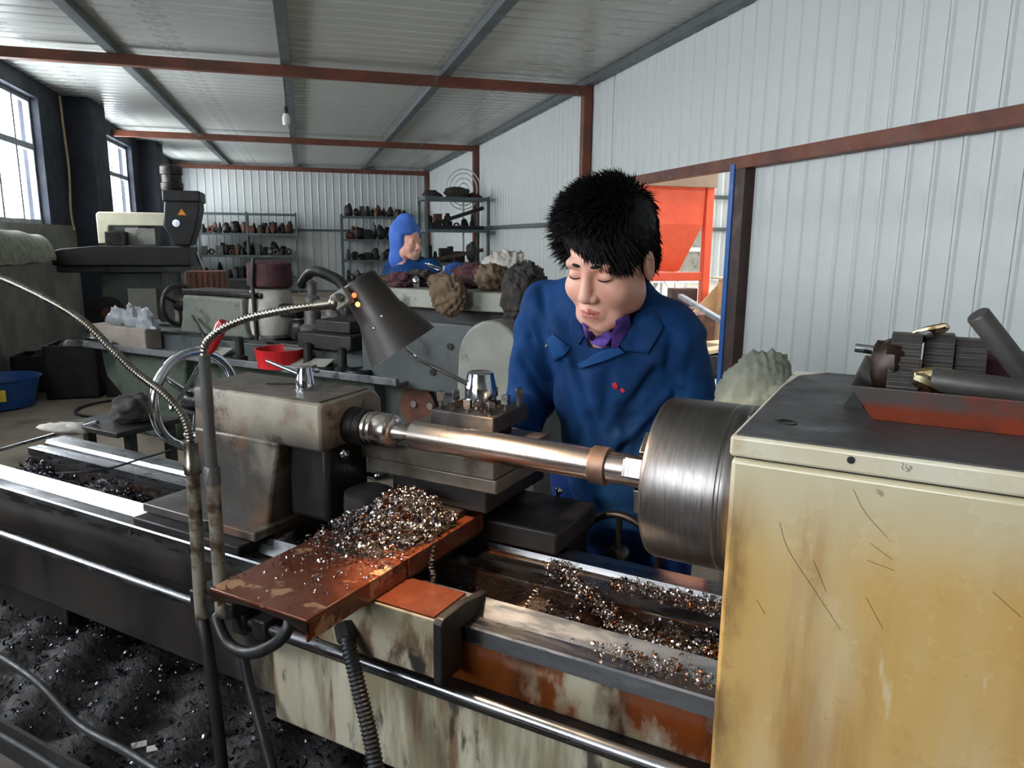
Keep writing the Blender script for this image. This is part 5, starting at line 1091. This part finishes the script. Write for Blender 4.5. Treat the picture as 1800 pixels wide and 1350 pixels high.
def shelf_unit(label, short, x, y, w, d, zs, top, posts=2, seed=1, skip=(), front=()):
    t = rthing('storage_shelf', label, 'shelf', x + w / 2, y)
    for i in range(posts):
        for s in (-1, 1):
            px_ = -w / 2 + i * w / (posts - 1); obj('post', MB().box(px_ - .025, px_ + .025, s * d / 2 - .025, s * d / 2 + .025, 0, top), K['shelf'], t, smooth=0)
    for z in zs: obj('shelf_board', MB().box(-w / 2 - .02, w / 2 + .02, -d / 2 + .026, d / 2 - .026, z - .05, z), K['shelf'], t, smooth=0); obj('front_rail', MB().box(-w / 2 + .026, w / 2 - .026, -d / 2 - .02, -d / 2 + .02, z - .055, z + .002), K['shelf'], t, smooth=0)
    names = ['bottom', 'second', 'third', 'fourth', 'top']
    for i, z in enumerate(zs):
        if i in skip: continue
        nxt = zs[i + 1] if i + 1 < len(zs) else z + .55
        if i not in front: clutter(short, x + .08, x + w - .08, y - d * .16, z + .001, d * .3, 9, seed * 10 + i, names[i] if i < len(zs) - 1 else 'top', (nxt - z) * .62)
        clutter(short, x + .08, x + w - .08, y + d * .2, z + .001, d * .3, 9, seed * 10 + i + 77, names[i] if i < len(zs) - 1 else 'top', (nxt - z) * .68)
shelf_unit('wide grey shelf full of grimy parts at the far wall behind the mill', 'wide shelf behind the mill', -2.72, 21.7, 2.55, .6, (.4, 1.02, 1.6, 2.13), 2.16, 3, 1, skip=(3,))
shelf_unit('long green-grey shelf at the far wall behind the hooded person', 'long shelf behind the hooded person', 1.06, 21.7, 1.95, .6, (.3, .9, 1.47, 2.1), 2.16, 2, 2, skip=())
shelf_unit('tall loaded shelf standing against the right wall', 'tall shelf against the right wall', 2.25, 14.6, 1.2, .9, (.45, 1.05, 1.68, 2.28), 2.3, 2, 3, skip=(3,), front=(1, 2))
for i, (dx, dy, s) in enumerate(((-.03, .1, .15), (.29, .0, .2), (.52, .1, .12))):
    obj('tarp_bundle', MB().blob((0, 0, s * .4), (s * 1.3, s * .8, s * .6), 60 + i, .3, 18, 12, flat=0), [K['cloth_dark'], K['cloth_dark'], K['cloth_maroon']][i], loc=RW(2.5 + dx * 1.5, 14.6 + dy, 2.2805), rz=ROOM, smooth=180, label=['dark bundle on top of the tall loaded shelf near its post', 'large dark sack on top of the tall loaded shelf', 'maroon bundle on top of the tall loaded shelf'][i], cat='bundle')
for i, (a, b, lb2) in enumerate((((2.3, 14.36, 1.74), (3.4, 14.36, 2.1), 'dark steel angle leaning on the third tier of the tall shelf'), ((2.34, 14.3, 1.09), (3.38, 14.3, 1.3), 'long rusty bar resting on the second tier of the tall shelf'), ((2.34, 14.24, 1.72), (3.38, 14.24, 1.72), 'flat dark channel bar lying along the third tier of the tall shelf'))):
    obj('steel_section', MB().bar(RW(*a), RW(*b), .09, .07), K['grime'][(0, 1, 4)[i]], label=lb2, cat='steel bar', bevel=.006)
fn_ = rthing('wire_fan', 'white wire fan guard behind the top of the tall shelf', 'fan', 3.2, 15.3, 2.3)
fm = MB()
for r in (.12, .22, .32, .40): fm.torus((0, 0, .2), (-.3, 1, .1), r, .012, 30, 6)
obj('fan_guard', fm, K['whitepaint'], fn_); obj('fan_pole', MB().cyl((0, .05, -2.3), (0, .05, .2), .03, n=10), K['whitepaint'], fn_)
# ------------------------------------------------------------------ beyond the doorway
def hthing(*a, **k): return rthing(*a, **k)
hp0 = rpx(1160, 400, 5.4)
hm_ = hthing('orange_hopper', 'orange steel hopper machine standing beyond the doorway', 'hopper', 5.4, 10.2)
obj('hopper_shell', MB().add([(-1.0, -.1, 2.3), (.37, -.1, 2.3), (.37, .9, 2.3), (-1.0, .9, 2.3), (-1.0, -.1, 1.75), (.35, -.1, 1.75), (.35, .9, 1.75), (-1.0, .9, 1.75), (-.7, .1, 1.05), (.1, .1, 1.05), (.1, .6, 1.05), (-.7, .6, 1.05)], [(0, 4, 5, 1), (1, 5, 6, 2), (2, 6, 7, 3), (3, 7, 4, 0), (4, 8, 9, 5), (5, 9, 10, 6), (6, 10, 11, 7), (7, 11, 8, 4), (8, 11, 10, 9), (0, 1, 2, 3)]), K['orange'], hm_, smooth=0)
obj('hopper_post', MB().box(.38, .5, -.14, -.02, 0, 2.35), K['orange'], hm_, bevel=.01); obj('hopper_post', MB().box(-1.12, -1.0, -.14, -.02, 0, 2.35), K['orange'], hm_, bevel=.01); obj('hopper_beam', MB().box(-1.0, .4, -.12, -.0, .92, 1.05), K['orange'], hm_, bevel=.01)
obj('top_panel', MB().box(-1.1, .5, -.2, -.16, 2.28, 2.95), K['tandark'], hm_, bevel=.01); obj('control_box', MB().box(-.2, .22, -.3, -.14, .55, .82), K['darkpost'], hm_, bevel=.01); obj('base_frame', MB().box(-1.1, .5, -.4, -.2, .42, .54).box(.38, .5, -.4, -.3, 0, .42), K['tandark'], hm_, bevel=.01)
br = hthing('tan_bracket', 'tan primed steel bracket with triangular sides beyond the doorway', 'bracket', 5.85, 9.6)
obj('side_plate', MB().prism([(-.75, 0), (.85, 0), (.85, .12), (.3, .98), (.02, .98), (-.75, .2)], 'y', 0, .04), K['tanpaint'], br, bevel=.004); obj('rib_plate', MB().box(-.08, .0, -.3, 0, 0, .96), K['tanpaint'], br, bevel=.004); obj('cap_plate', MB().box(-.15, .45, -.3, .1, .98, 1.0), K['tanpaint'], br, bevel=.004)
obj('round_plate', MB().prism([(-.35, .02)] + [(-.08 + .27 * math.cos(t), .42 + .27 * math.sin(t)) for t in np.linspace(0, math.pi, 12)][::-1] + [(.1, .02)], 'y', -.5, -.42), K['tandark'], br, bevel=.004)
q0 = rpx(1196, 520, 4.6); q1 = rpx(1292, 578, 4.35)
obj('blue_grey_bar', MB().bar(RW(q0.x, q0.y, q0.z), RW(q1.x, q1.y, q1.z), .07, .05), K['frame'], label='blue-grey steel bar slanting in front of the tan bracket', cat='bar', bevel=.006)
wf_ = hthing('white_rack', 'white welded steel rack in the bright hall', 'rack', 9.2, 17.5)
for x in (-1.3, -.62, .1, .85):
    for y in (0, .9): obj('upright', MB().box(x - .04, x + .04, y - .04, y + .04, 0, 2.6 if x > -.7 else 2.1), K['whitepaint'], wf_, smooth=0)
for z in (.5, 1.3, 2.05, 2.55): obj('rail', MB().box(-.62 if z > 2 else -1.3, .85, -.04, .04, z - .05, z + .05), K['whitepaint'], wf_, smooth=0); obj('rail', MB().box(-.62 if z > 2 else -1.3, .85, .86, .94, z - .05, z + .05), K['whitepaint'], wf_, smooth=0)
obj('brace', MB().bar((-1.3, -.06, 2.0), (-.1, -.06, .3), .07, .07), K['whitepaint'], wf_); obj('rack_drum', MB().cyl((-.8, .1, .55), (-.8, .8, .55), .45, n=32), K['bluepaint'] if False else K['frame'], wf_); obj('rack_cabinet', MB().box(.0, .8, .1, .8, .55, 1.9), K['palegrey'], wf_, bevel=.01)
scr = [('grey_sheet', 'pale grey sheet standing among the scrap beyond the doorway', 4.35, 7.95, (.34, .04, .42), .22, 'paper'), ('steel_box', 'dark open steel box at the foot of the doorway scrap', 4.25, 7.35, (.55, .3, .26), 0, 'grime4'), ('timber_board', 'raw timber board lying on the doorway scrap', 4.45, 7.42, (.7, .16, .05), .265, 'woodlight'),
       ('timber_board', 'tan plank leaning down beside the dark steel box', 4.62, 7.0, (.5, .14, .04), .0, 'tanpaint'), ('rust_block', 'reddish steel block behind the pale grey sheet', 4.75, 8.3, (.3, .3, .62), 0, 'grime3'), ('timber_block', 'raw timber block behind the dark steel box', 5.0, 8.0, (.6, .3, .3), 0, 'woodlight')]
for i, (nm, lb_, x, y, s, z, mt) in enumerate(scr):
    mt = K['grime'][int(mt[-1])] if mt.startswith('grime') else K[mt]; m = MB()
    if nm == 'steel_box': m.box(-s[0] / 2, s[0] / 2, -s[1] / 2, -s[1] / 2 + .02, 0, s[2]).box(-s[0] / 2, s[0] / 2, s[1] / 2 - .02, s[1] / 2, 0, s[2]).box(-s[0] / 2, -s[0] / 2 + .02, -s[1] / 2, s[1] / 2, 0, s[2]).box(s[0] / 2 - .02, s[0] / 2, -s[1] / 2, s[1] / 2, 0, s[2]).box(-s[0] / 2, s[0] / 2, -s[1] / 2, s[1] / 2, 0, .02)
    else: m.obox((0, 0, s[2] / 2), s, Matrix.Rotation([.1, 0, .5, -.6, 0, .3][i], 3, 'Z'))
    obj(nm, m, mt, loc=RW(x, y, z), rz=ROOM, smooth=0, bevel=.008, label=lb_, cat=nm.split('_')[-1])
